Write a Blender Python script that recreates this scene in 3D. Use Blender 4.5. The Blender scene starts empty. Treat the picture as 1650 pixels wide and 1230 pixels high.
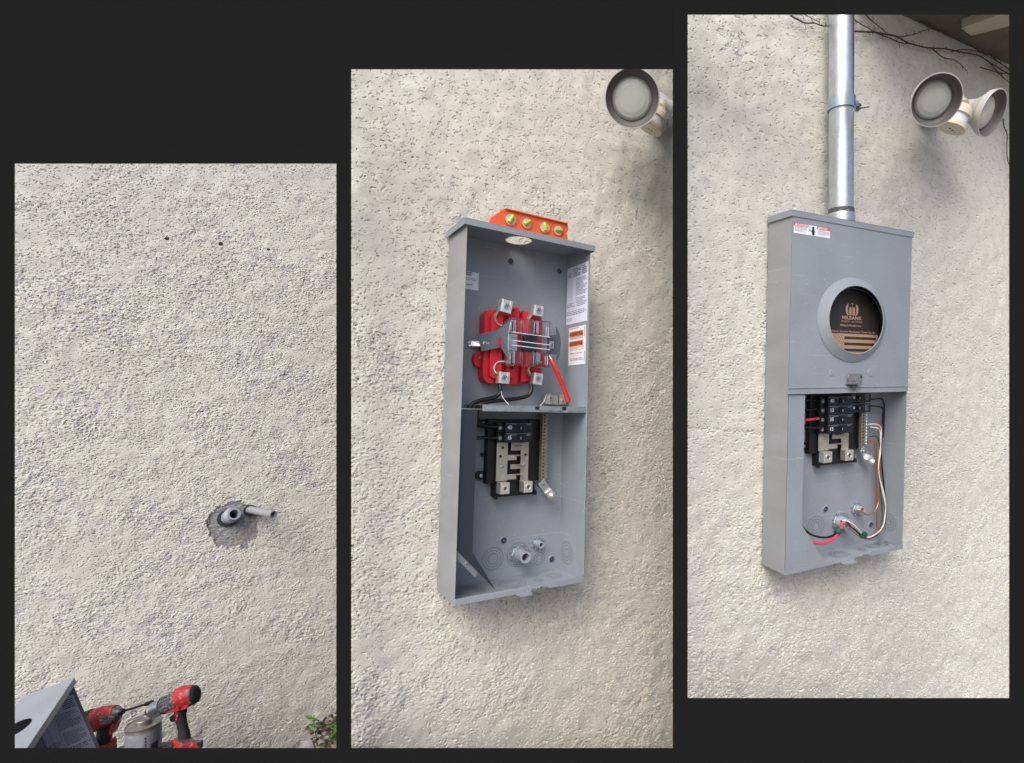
import bpy, bmesh, math, random
import numpy as np
from mathutils import Vector, Matrix
S = bpy.context.scene
COL = S.collection
random.seed(7)

# ------------------------------------------------------------------ camera, sky, sun, exposure
FPX, CX, CY = 900.0, 1000.0, 615.0                 # focal length and principal point, in photo pixels (1650 x 1230)
cam_d = bpy.data.cameras.new('camera')
cam = bpy.data.objects.new('camera', cam_d); COL.objects.link(cam)
cam.location = (0, 0, 0); cam.rotation_euler = (math.radians(90), 0, 0)
cam_d.sensor_width = 36; cam_d.sensor_fit = 'HORIZONTAL'
cam_d.lens = 36 * FPX / 1650
cam_d.shift_x = (825 - CX) / 1650
cam_d.clip_start = 0.02; cam_d.clip_end = 3000
S.camera = cam

SUN_DIR = Vector((-0.20, -0.74, 0.78)).normalized()   # towards the sun
w = bpy.data.worlds.new('World'); S.world = w; w.use_nodes = True
nt = w.node_tree; bg = nt.nodes['Background']
sky = nt.nodes.new('ShaderNodeTexSky'); sky.sky_type = 'NISHITA'; sky.sun_disc = False
sky.sun_elevation = math.asin(SUN_DIR.z)
sky.sun_rotation = math.atan2(SUN_DIR.x, SUN_DIR.y)
sky.air_density = 0.7; sky.dust_density = 4.0; sky.ozone_density = 0.6
nt.links.new(sky.outputs[0], bg.inputs[0]); bg.inputs[1].default_value = 0.12
sl = bpy.data.lights.new('sun', 'SUN'); sl.energy = 1.5; sl.angle = math.radians(42); sl.color = (1, 0.97, 0.92)
so = bpy.data.objects.new('sun', sl); COL.objects.link(so)
so.rotation_euler = SUN_DIR.to_track_quat('Z', 'Y').to_euler()
S.view_settings.view_transform = 'Standard'; S.view_settings.look = 'None'
S.view_settings.gamma = 1; S.view_settings.use_curve_mapping = False
S.view_settings.exposure = 0.74

# ------------------------------------------------------------------ materials
def nodes_of(name):
    m = bpy.data.materials.new(name); m.use_nodes = True
    t = m.node_tree; return m, t, t.nodes['Principled BSDF']
def mat(name, col, rough=0.6, metal=0.0, spec=0.5, var=0.08, scale=60, bump=0.0, bscale=400, coat=0.0, trans=0.0, ior=1.45, alpha=1.0, stretch=None, rvar=0.0, specks=0.0):
    m, t, b = nodes_of(name)
    b.inputs['Roughness'].default_value = rough; b.inputs['Metallic'].default_value = metal
    b.inputs['Specular IOR Level'].default_value = spec; b.inputs['Coat Weight'].default_value = coat
    b.inputs['Transmission Weight'].default_value = trans; b.inputs['IOR'].default_value = ior
    b.inputs['Alpha'].default_value = alpha
    tc = t.nodes.new('ShaderNodeTexCoord'); mp = t.nodes.new('ShaderNodeMapping')
    t.links.new(tc.outputs['Object'], mp.inputs[0])
    if stretch: mp.inputs['Scale'].default_value = stretch
    n = t.nodes.new('ShaderNodeTexNoise'); n.inputs['Scale'].default_value = scale; n.inputs['Detail'].default_value = 5
    t.links.new(mp.outputs[0], n.inputs['Vector'])
    mx = t.nodes.new('ShaderNodeMix'); mx.data_type = 'RGBA'
    mx.inputs['A'].default_value = (*[c * (1 - var * 2) for c in col], 1)
    mx.inputs['B'].default_value = (*[min(1, c * (1 + var * 2)) for c in col], 1)
    t.links.new(n.outputs[0], mx.inputs['Factor']); t.links.new(mx.outputs['Result'], b.inputs['Base Color'])
    if specks:      # dust, nicks and faint scratches of the surface itself
        ns = t.nodes.new('ShaderNodeTexNoise'); ns.inputs['Scale'].default_value = 210; ns.inputs['Detail'].default_value = 2; t.links.new(tc.outputs['Object'], ns.inputs['Vector'])
        m2_ = t.nodes.new('ShaderNodeMapRange'); m2_.inputs[1].default_value = 0.69; m2_.inputs[2].default_value = 0.73; m2_.inputs[4].default_value = specks; t.links.new(ns.outputs[0], m2_.inputs[0])
        mq = t.nodes.new('ShaderNodeMapping'); mq.inputs['Rotation'].default_value = (0.3, 0.2, 0.5); mq.inputs['Scale'].default_value = (4, 150, 4); t.links.new(tc.outputs['Object'], mq.inputs[0])
        nq = t.nodes.new('ShaderNodeTexNoise'); nq.inputs['Scale'].default_value = 1.0; nq.inputs['Detail'].default_value = 6; t.links.new(mq.outputs[0], nq.inputs['Vector'])
        m3_ = t.nodes.new('ShaderNodeMapRange'); m3_.inputs[1].default_value = 0.66; m3_.inputs[2].default_value = 0.70; m3_.inputs[4].default_value = specks*0.4; t.links.new(nq.outputs[0], m3_.inputs[0])
        ad = t.nodes.new('ShaderNodeMath'); ad.operation = 'ADD'; ad.use_clamp = True; t.links.new(m2_.outputs[0], ad.inputs[0]); t.links.new(m3_.outputs[0], ad.inputs[1])
        mz = t.nodes.new('ShaderNodeMix'); mz.data_type = 'RGBA'; mz.inputs['B'].default_value = (0.55, 0.55, 0.53, 1)
        t.links.new(ad.outputs[0], mz.inputs['Factor']); t.links.new(mx.outputs['Result'], mz.inputs['A']); t.links.new(mz.outputs['Result'], b.inputs['Base Color'])
    if rvar:
        mr = t.nodes.new('ShaderNodeMapRange'); mr.inputs[3].default_value = rough - rvar; mr.inputs[4].default_value = rough + rvar
        n3 = t.nodes.new('ShaderNodeTexNoise'); n3.inputs['Scale'].default_value = scale * 0.35; n3.inputs['Detail'].default_value = 6
        t.links.new(mp.outputs[0], n3.inputs['Vector']); t.links.new(n3.outputs[0], mr.inputs[0]); t.links.new(mr.outputs[0], b.inputs['Roughness'])
    if bump:
        n2 = t.nodes.new('ShaderNodeTexNoise'); n2.inputs['Scale'].default_value = bscale; n2.inputs['Detail'].default_value = 3
        t.links.new(mp.outputs[0], n2.inputs['Vector'])
        bp = t.nodes.new('ShaderNodeBump'); bp.inputs['Strength'].default_value = bump; bp.inputs['Distance'].default_value = 0.001
        t.links.new(n2.outputs[0], bp.inputs['Height']); t.links.new(bp.outputs[0], b.inputs['Normal'])
    return m
def scuffed(name, col, scuff, amount=0.60, rough=0.45, scale=90):
    """plastic with lighter scrapes and dust of its own"""
    m, t, b = nodes_of(name)
    tc = t.nodes.new('ShaderNodeTexCoord')
    n = t.nodes.new('ShaderNodeTexNoise'); n.inputs['Scale'].default_value = scale; n.inputs['Detail'].default_value = 8; n.inputs['Roughness'].default_value = 0.7; n.inputs['Distortion'].default_value = 1.2
    t.links.new(tc.outputs['Object'], n.inputs['Vector'])
    r = t.nodes.new('ShaderNodeValToRGB'); r.color_ramp.elements[0].position = amount - 0.02; r.color_ramp.elements[1].position = amount + 0.05
    r.color_ramp.elements[0].color = (*col, 1); r.color_ramp.elements[1].color = (*scuff, 1)
    t.links.new(n.outputs[0], r.inputs[0]); t.links.new(r.outputs[0], b.inputs['Base Color'])
    b.inputs['Roughness'].default_value = rough
    bp = t.nodes.new('ShaderNodeBump'); bp.inputs['Strength'].default_value = 0.3; bp.inputs['Distance'].default_value = 0.001
    t.links.new(n.outputs[0], bp.inputs['Height']); t.links.new(bp.outputs[0], b.inputs['Normal'])
    return m

M = {}
M['paint'] = mat('grey_enamel', (0.240, 0.272, 0.308), 0.42, var=0.085, scale=9, bump=0.05, bscale=900, rvar=0.08, specks=0.5)
M['paint_side'] = mat('grey_enamel_dusty', (0.25, 0.265, 0.275), 0.46, var=0.12, scale=5, bump=0.10, bscale=260, stretch=(1, 3, 1), rvar=0.1, specks=0.35)
M['paint_dark'] = mat('slate_enamel', (0.075, 0.095, 0.115), 0.42, var=0.06, scale=12, rvar=0.08)
M['plate_shaded'] = mat('shaded_enamel_sheet', (0.018, 0.025, 0.036), 0.5, var=0.08, scale=12, rvar=0.08)  # wireway plate with the shade of the bay put into its colour
M['groove'] = mat('scored_enamel', (0.15, 0.165, 0.18), 0.5)
M['zinc'] = mat('zinc_plate', (0.55, 0.58, 0.60), 0.32, 0.9, var=0.12, scale=80, rvar=0.12)
M['galv'] = mat('galvanised_steel', (0.62, 0.65, 0.68), 0.30, 0.95, var=0.12, scale=60, bump=0.15, bscale=220, rvar=0.10)
M['galv_dull'] = mat('galvanised_sheet', (0.34, 0.39, 0.42), 0.42, 0.7, var=0.2, scale=45, rvar=0.12)
M['alum'] = mat('aluminium_lug', (0.80, 0.79, 0.75), 0.32, 0.85, var=0.1, scale=120)
M['cham'] = mat('tinned_bus_bar', (0.42, 0.405, 0.35), 0.42, 0.6, var=0.12, scale=80)
M['dirtybar'] = mat('dull_neutral_bar', (0.26, 0.245, 0.20), 0.5, 0.6, var=0.35, scale=160)
M['red'] = mat('red_plastic', (0.50, 0.012, 0.022), 0.35, var=0.06, scale=30, bump=0.05)
M['redvinyl'] = mat('red_vinyl', (0.58, 0.012, 0.014), 0.25, var=0.02, coat=0.4)
M['black'] = mat('black_plastic', (0.006, 0.006, 0.007), 0.45, var=0.1, scale=60, bump=0.1)
M['blackw'] = mat('black_cable', (0.007, 0.007, 0.008), 0.32, var=0.1)
M['navy'] = mat('dark_breaker_plastic', (0.007, 0.009, 0.014), 0.40, var=0.15, scale=90)
M['ink'] = mat('black_ink', (0.03, 0.03, 0.05), 0.6)
M['inkgrey'] = mat('grey_ink', (0.19, 0.20, 0.27), 0.6)
M['inkwhite'] = mat('white_ink', (0.62, 0.68, 0.78), 0.5)
M['label'] = mat('label_paper', (0.68, 0.71, 0.84), 0.5, var=0.02)
M['labelw'] = mat('white_label_paper', (0.74, 0.76, 0.80), 0.45, var=0.02)
M['labelred'] = mat('red_label_ink', (0.66, 0.05, 0.06), 0.45)
M['labelorange'] = mat('orange_label_ink', (0.62, 0.13, 0.03), 0.5)
M['orange'] = mat('orange_enamel', (0.70, 0.115, 0.030), 0.36, var=0.04, scale=20, coat=0.2)
M['vialg'] = mat('yellow_green_liquid', (0.46, 0.58, 0.03), 0.12, var=0.02, coat=0.5)
M['clear'] = mat('clear_plastic', (0.96, 0.97, 1.0), 0.08, trans=1.0, ior=1.35, var=0.0)
M['hole'] = mat('dark_cavity', (0.02, 0.025, 0.03), 0.8)
M['bluehole'] = mat('dark_dimple', (0.03, 0.05, 0.10), 0.35, var=0.1)
M['pvc'] = mat('grey_pvc', (0.29, 0.325, 0.38), 0.42, var=0.05, scale=40)
M['pvcl'] = mat('pale_grey_pvc', (0.26, 0.27, 0.285), 0.5, var=0.05, scale=40)
M['rubber'] = mat('black_rubber', (0.022, 0.023, 0.025), 0.6, var=0.1)
M['strap'] = mat('blue_passivated_steel', (0.50, 0.58, 0.64), 0.3, 0.9, var=0.15, scale=60)
M['white_w'] = mat('white_wire', (0.68, 0.63, 0.58), 0.4, var=0.04)
M['copper'] = mat('bare_copper', (0.62, 0.26, 0.14), 0.30, 0.9, var=0.1, scale=80)
M['red_w'] = mat('red_wire', (0.60, 0.04, 0.10), 0.3, var=0.03)
M['tape'] = mat('green_tape', (0.012, 0.07, 0.05), 0.35)
M['kraft'] = mat('kraft_card', (0.38, 0.25, 0.165), 0.75, var=0.05, scale=40)
M['cardk'] = mat('black_printed_card', (0.026, 0.023, 0.023), 0.6, var=0.3, scale=14, stretch=(10, 0.4, 1))
M['kink'] = mat('dark_card_ink', (0.035, 0.03, 0.03), 0.6)
M['cream'] = mat('cream_plastic', (0.60, 0.55, 0.42), 0.45, var=0.05, scale=20)
M['shade'] = mat('weathered_white_plastic', (0.52, 0.515, 0.50), 0.5, var=0.12, scale=14)
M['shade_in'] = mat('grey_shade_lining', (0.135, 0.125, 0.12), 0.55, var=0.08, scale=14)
M['lens'] = mat('frosted_lens', (0.50, 0.53, 0.50), 0.25, var=0.08, scale=14, coat=0.5)
M['lens2'] = mat('dirty_lens', (0.58, 0.56, 0.50), 0.5, var=0.2, scale=60)
M['sensor'] = mat('milky_sensor_window', (0.60, 0.62, 0.70), 0.35, var=0.03)
M['wood'] = mat('brown_painted_wood', (0.075, 0.055, 0.038), 0.75, var=0.2, scale=14, bump=0.4, bscale=90)
M['soffit'] = mat('shaded_soffit_plaster', (0.13, 0.105, 0.082), 0.9, var=0.2, scale=16, bump=1.0, bscale=120)  # brown plaster tone made darker for the shade under the eave
M['woodpale'] = mat('pale_wood', (0.40, 0.35, 0.28), 0.7, var=0.15, scale=20, bump=0.3, bscale=90)
M['vine'] = mat('dry_vine_bark', (0.055, 0.040, 0.030), 0.9, var=0.3, scale=200)
M['drillred'] = scuffed('scuffed_red_plastic', (0.36, 0.014, 0.018), (0.50, 0.24, 0.22), 0.575)
M['drillgrey'] = scuffed('scuffed_grey_plastic', (0.060, 0.064, 0.07), (0.26, 0.27, 0.28), 0.56)
M['steel'] = mat('worn_steel', (0.52, 0.51, 0.53), 0.30, 0.95, var=0.15, scale=120, rvar=0.1)
M['tin'] = mat('dirty_tin', (0.27, 0.265, 0.25), 0.42, 0.6, var=0.2, scale=50, rvar=0.12)
M['canlabel'] = mat('pale_can_label', (0.27, 0.29, 0.34), 0.5, var=0.18, scale=40)
M['bench'] = mat('grey_green_board', (0.13, 0.16, 0.15), 0.75, var=0.2, scale=30, bump=0.3)
M['leaf'] = mat('green_leaf', (0.07, 0.16, 0.03), 0.5, var=0.35, scale=30)
M['leafpale'] = mat('pale_dusty_leaf', (0.28, 0.36, 0.24), 0.55, var=0.25, scale=30)
M['leafbrown'] = mat('dead_leaf', (0.075, 0.048, 0.032), 0.85, var=0.3, scale=60)
M['stone'] = mat('pale_stone', (0.36, 0.34, 0.33), 0.85, var=0.12, scale=25, bump=0.5, bscale=180)
M['soil'] = mat('dark_soil', (0.045, 0.033, 0.025), 0.95, var=0.4, scale=80, bump=1.0, bscale=120)
M['ground'] = mat('concrete_ground', (0.24, 0.235, 0.22), 0.9, var=0.12, scale=3, bump=0.3, bscale=60)
M['charcoal_back'] = mat('matt_charcoal_backdrop_paint', (0.0105, 0.0108, 0.0110), 1.0, spec=0.0, var=0.004, scale=4)
M['charcoal'] = mat('matt_charcoal_paint', (0.0105, 0.0108, 0.0110), 1.0, spec=0.0, var=0.004, scale=4)

# ------------------------------------------------------------------ mesh helpers
class MB:
    def __init__(s): s.v = []; s.f = []; s.sm = []
    def add(s, vs, fs, smooth=False):
        o = len(s.v); s.v += [tuple(p) for p in vs]
        for f in fs: s.f.append([i + o for i in f]); s.sm.append(smooth)
        return s
    def box(s, x0, x1, y0, y1, z0, z1, Mx=None):
        vs = [Vector(p) for p in ((x0,y0,z0),(x1,y0,z0),(x1,y1,z0),(x0,y1,z0),(x0,y0,z1),(x1,y0,z1),(x1,y1,z1),(x0,y1,z1))]
        if Mx is not None: vs = [Mx @ p for p in vs]
        return s.add(vs, [(0,3,2,1),(4,5,6,7),(0,1,5,4),(1,2,6,5),(2,3,7,6),(3,0,4,7)])
    def prism(s, pts, vec):
        n = len(pts); vec = Vector(vec); a = [Vector(p) for p in pts]
        vs = a + [p + vec for p in a]
        fs = [list(range(n))[::-1], list(range(n, 2*n))] + [(i, (i+1) % n, n+(i+1) % n, n+i) for i in range(n)]
        return s.add(vs, fs)
    def tube(s, pts, r, n=12, caps=True, smooth=True, squash=None):
        P = [Vector(p) for p in pts]; k = len(P)
        R = r if isinstance(r, (list, tuple)) else [r] * k
        up = None; vs = []
        for i, p in enumerate(P):
            t = (P[min(i+1, k-1)] - P[max(i-1, 0)])
            if t.length < 1e-9: t = Vector((0, 0, 1))
            t.normalize()
            if up is None: up = Vector((0, 0, 1)) if abs(t.z) < 0.9 else Vector((1, 0, 0))
            a = (up - t * up.dot(t)).normalized(); b = t.cross(a); up = a
            for j in range(n):
                q = 2 * math.pi * j / n
                ca, cb = math.cos(q) * R[i], math.sin(q) * R[i]
                if squash: cb *= squash
                vs.append(p + a * ca + b * cb)
        fs = []
        for i in range(k-1):
            for j in range(n):
                fs.append((i*n+j, i*n+(j+1) % n, (i+1)*n+(j+1) % n, (i+1)*n+j))
        s.add(vs, fs, smooth)
        if caps:
            s.add(vs[:n], [list(range(n))[::-1]]); s.add(vs[-n:], [list(range(n))])
        return s
    def lathe(s, org, axis, prof, n=32, sx=1.0, xdir=None, smooth=True, close=False):
        """prof: list of (distance along axis, radius); sx stretches the section along xdir"""
        org = Vector(org); ax = Vector(axis).normalized()
        x = Vector(xdir) if xdir is not None else (Vector((1, 0, 0)) if abs(ax.x) < 0.9 else Vector((0, 1, 0)))
        x = (x - ax * x.dot(ax)).normalized(); y = ax.cross(x); k = len(prof)
        vs = [org + ax * h + x * (math.cos(2*math.pi*j/n) * r * sx) + y * (math.sin(2*math.pi*j/n) * r) for h, r in prof for j in range(n)]
        # duplicate rings where the profile turns sharply would be cleaner; auto handled by flat flag per band
        for i in range(k-1):
            a = vs[i*n:(i+1)*n] + vs[(i+1)*n:(i+2)*n]
            s.add(a, [(j, (j+1) % n, n+(j+1) % n, n+j) for j in range(n)], smooth)
        if prof[0][1] > 1e-6 and not close: s.add(vs[:n], [list(range(n))[::-1]])
        if prof[-1][1] > 1e-6 and not close: s.add(vs[-n:], [list(range(n))])
        return s
    def plate_hole(s, x0, x1, y0, y1, z0, z1, cx, cy, rx, ry, n=48):
        """rectangular plate with an elliptical hole, thickness z0..z1"""
        ang = sorted([2*math.pi*i/n for i in range(n)] + [math.atan2(Y-cy, X-cx) % (2*math.pi) for X in (x0, x1) for Y in (y0, y1)])
        inn, out = [], []
        for q in ang:
            c, d = math.cos(q), math.sin(q)
            tx = ((x1 if c > 0 else x0) - cx) / c if abs(c) > 1e-9 else 1e9
            ty = ((y1 if d > 0 else y0) - cy) / d if abs(d) > 1e-9 else 1e9
            tt = min(tx, ty); out.append((cx + c*tt, cy + d*tt))
            k = 1 / math.sqrt((c/rx)**2 + (d/ry)**2); inn.append((cx + c*k, cy + d*k))
        m = len(ang)
        vs = [(x, y, z) for z in (z0, z1) for ring in (inn, out) for x, y in ring]
        fs = []
        for i in range(m):
            j = (i+1) % m
            fs += [(2*m+i, 3*m+i, 3*m+j, 2*m+j), (i, j, m+j, m+i), (i, 2*m+i, 2*m+j, j), (m+i, m+j, 3*m+j, 3*m+i)]
        return s.add(vs, fs)
    def build(s, name, m, parent=None, bevel=0, origin=None, seg=2):
        me = bpy.data.meshes.new(name)
        vs = s.v if origin is None else [tuple(Vector(p) - Vector(origin)) for p in s.v]
        me.from_pydata(vs, [], s.f); me.polygons.foreach_set('use_smooth', s.sm)
        me.materials.append(m); me.update()
        o = bpy.data.objects.new(name, me); COL.objects.link(o)
        if parent is not None: o.parent = parent
        elif origin is not None: o.location = origin
        if bevel:
            bm = bmesh.new(); bm.from_mesh(me); bmesh.ops.remove_doubles(bm, verts=bm.verts, dist=1e-6)
            bmesh.ops.recalc_face_normals(bm, faces=bm.faces); bm.to_mesh(me); bm.free()
            b = o.modifiers.new('bevel', 'BEVEL'); b.width = bevel; b.segments = seg; b.limit_method = 'ANGLE'
        return o
def smooth_path(pts, n=6):
    P = [Vector(p) for p in pts]; out = []
    P = [2*P[0]-P[1]] + P + [2*P[-1]-P[-2]]
    for i in range(1, len(P)-2):
        for k in range(n):
            t = k / n; a, b, c, d = P[i-1:i+3]
            out.append(0.5*((2*b) + (c-a)*t + (2*a-5*b+4*c-d)*t*t + (3*b-a-3*c+d)*t**3))
    return out + [P[-2]]
def empty(name, label, cat, mx=None, loc=None, group=None):
    o = bpy.data.objects.new(name, None); COL.objects.link(o); o.empty_display_size = 0.05
    if mx is not None: o.matrix_world = mx
    if loc is not None: o.location = loc
    o['label'] = label; o['category'] = cat
    if group: o['group'] = group
    return o
def tag(o, label=None, cat=None, kind=None, group=None):
    if label: o['label'] = label
    if cat: o['category'] = cat
    if kind: o['kind'] = kind
    if group: o['group'] = group
    return o
def text(name, body, size, m, parent, x, y, z, align='LEFT', width=1.0, off=0.0, rot=None):
    c = bpy.data.curves.new('text', 'FONT'); c.body = body; c.size = size; c.align_x = align; c.align_y = 'CENTER'
    c.offset = off; c.resolution_u = 2
    t = bpy.data.objects.new('text', c); COL.objects.link(t)
    dg = bpy.context.evaluated_depsgraph_get(); dg.update()
    me = bpy.data.meshes.new_from_object(t.evaluated_get(dg)); bpy.data.objects.remove(t); bpy.data.curves.remove(c)
    me.materials.clear(); me.materials.append(m); me.name = name
    o = bpy.data.objects.new(name, me); COL.objects.link(o); o.parent = parent
    mm = Matrix.Translation((x, y, z)) @ (rot if rot is not None else Matrix.Identity(4)) @ Matrix.Diagonal((width, 1, 1, 1))
    me.transform(mm)
    return o
def small_print(mb, x0, x1, y0, y1, z, lh, rng, fill=0.6, map3=None):
    """rows of word-like dashes"""
    f = map3 or (lambda a, b: (a, b, z))
    y = y1
    while y - lh > y0:
        x = x0
        end = x1 - (x1-x0) * rng.choice([0, 0, 0.1, 0.35])
        while x < end:
            wl = (x1-x0) * rng.uniform(0.04, 0.14); wl = min(wl, end-x)
            h = lh * fill * rng.uniform(0.7, 1)
            mb.add([f(x, y-h), f(x+wl, y-h), f(x+wl, y), f(x, y)], [(0, 1, 2, 3)])
            x += wl + (x1-x0) * 0.025
        y -= lh
    return mb
def at(X, Y, d): return Vector(((X-CX)/FPX*d, d, -(Y-CY)/FPX*d))

def wall_matrix(A, t):
    """columns of A: local x, up, out in camera axes (right, down, forward)"""
    A = np.array(A); m = Matrix.Identity(4)
    for c in range(3):
        m[0][c], m[1][c], m[2][c] = A[0][c], A[2][c], -A[1][c]
    m[0][3], m[1][3], m[2][3] = t[0], t[2], -t[1]
    return m
W2 = wall_matrix([[0.81627, 0.01754, 0.57741], [0.04628, -0.99831, -0.0351], [0.57582, 0.05538, -0.8157]], (-0.43575, 0.49346, 1.32232))
W3 = wall_matrix([[0.88362, 0.0109, 0.46809], [-0.00666, -0.99934, 0.03583], [0.46817, -0.03478, -0.88296]], (0.35313, 0.45756, 1.39731))
yw = 0.62
W1 = wall_matrix([[math.cos(yw), 0, math.sin(yw)], [0, -1, 0], [math.sin(yw), 0, -math.cos(yw)]], (-1.8653, 0.0, 1.72))
def on_wall(Wm, X, Y, out=0.0):
    """photo direction X, Y -> local point on the wall plane (x, up, out)"""
    inv = Wm.inverted(); o = inv @ Vector((0, 0, 0)); d = (inv.to_3x3() @ at(X, Y, 1.0))
    k = (out - o.z) / d.z; return o + d * k

# ------------------------------------------------------------------ ground
GZ = -1.80
g = MB().add([(-400, -400, GZ), (400, -400, GZ), (400, 400, GZ), (-400, 400, GZ)], [(0, 1, 2, 3)]).build('ground', M['ground'])
tag(g, kind='structure')

# ------------------------------------------------------------------ collage border built as charcoal bars around three openings, backdrop added far behind
SD, TH = 1.125, 0.003
def sx_(X): return (X-CX)/FPX*SD
def sz_(Y): return -(Y-CY)/FPX*SD
opens = [(24, 542, 264, 1205.5), (566, 1084, 112, 1205.5), (1108, 1626, 24, 1125)]
solid = [(-30, 24, 240, 3000), (24, 542, 240, 264), (24, 542, 1205.5, 3000), (542, 566, 88, 3000), (566, 1084, 88, 112), (566, 1084, 1205.5, 3000),
         (1084, 1108, -30, 3000), (1108, 1626, -30, 24), (1108, 1626, 1125, 3000), (1626, 1680, -30, 3000)]
def frame_face(mb, y, grow, flip):
    O = [(sx_(a)-grow, sx_(b)+grow, sz_(d)-grow, sz_(c)+grow) for a, b, c, d in opens]
    R_ = [(sx_(a), sx_(b), max(GZ, sz_(d)), sz_(c)) for a, b, c, d in solid]
    xs = sorted({v for o in O+R_ for v in o[:2]}); zs = sorted({v for o in O+R_ for v in o[2:]})
    for i in range(len(xs)-1):
        for j in range(len(zs)-1):
            xm, zm = (xs[i]+xs[i+1])/2, (zs[j]+zs[j+1])/2
            if any(o[0] < xm < o[1] and o[2] < zm < o[3] for o in O): continue
            if not any(o[0] < xm < o[1] and o[2] < zm < o[3] for o in R_): continue
            q = [(xs[i], y, zs[j]), (xs[i+1], y, zs[j]), (xs[i+1], y, zs[j+1]), (xs[i], y, zs[j+1])]
            mb.add(q if not flip else q[::-1], [(0, 1, 2, 3)])
    return O
cw = MB(); A_ = frame_face(cw, SD, 0, False); B_ = frame_face(cw, SD+TH, 0.005, True)
for a, b in zip(A_, B_):
    ra = [(a[0], SD, a[2]), (a[1], SD, a[2]), (a[1], SD, a[3]), (a[0], SD, a[3])]
    rb = [(b[0], SD+TH, b[2]), (b[1], SD+TH, b[2]), (b[1], SD+TH, b[3]), (b[0], SD+TH, b[3])]
    cw.add(ra + rb, [(i, 4+i, 4+(i+1) % 4, (i+1) % 4) for i in range(4)])
out = [(sx_(-30), GZ), (sx_(-30), sz_(240)), (sx_(542), sz_(240)), (sx_(542), sz_(88)), (sx_(1084), sz_(88)), (sx_(1084), sz_(-30)), (sx_(1680), sz_(-30)), (sx_(1680), GZ)]
for (xa, za), (xb, zb) in zip(out, out[1:]+out[:1]):
    cw.add([(xa, SD, za), (xb, SD, zb), (xb, SD+TH, zb), (xa, SD+TH, za)], [(0, 1, 2, 3)])
tag(cw.build('collage_border', M['charcoal']), kind='structure')
tag(MB().box(-5.5, 4.0, 3.4, 3.5, GZ, 3.4).build('collage_backdrop', M['charcoal_back']), kind='structure')

# ------------------------------------------------------------------ stucco walls
N = 1024; DX = 0.0024
def field(seed, lam, bw=0.35, ani=1.0, ang=0.0):
    """band-limited random field, wavelength lam metres, stretched by ani along ang"""
    r = np.random.default_rng(seed); z = np.fft.rfft2(r.standard_normal((N, N)).astype(np.float32))
    fy = np.fft.fftfreq(N, DX)[:, None]; fx = np.fft.rfftfreq(N, DX)[None, :]
    c, s_ = math.cos(ang), math.sin(ang); u = (fx*c + fy*s_) * ani; v = (-fx*s_ + fy*c)
    k = np.sqrt(u*u + v*v) + 1e-9
    z *= np.exp(-(np.log(k*lam))**2 / (2*bw*bw)) / k
    f = np.fft.irfft2(z, s=(N, N)); return ((f - f.mean()) / f.std()).astype(np.float32)
def sstep(a, b, x): t = np.clip((x-a)/(b-a), 0, 1); return t*t*(3-2*t)
def seg_dist(X, Y, pts):
    d = np.full(X.shape, 1e3, np.float32)
    for (ax, ay), (bx, by) in zip(pts[:-1], pts[1:]):
        vx, vy = bx-ax, by-ay; t = np.clip(((X-ax)*vx+(Y-ay)*vy)/(vx*vx+vy*vy), 0, 1)
        d = np.minimum(d, np.hypot(X-ax-t*vx, Y-ay-t*vy))
    return d
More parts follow.
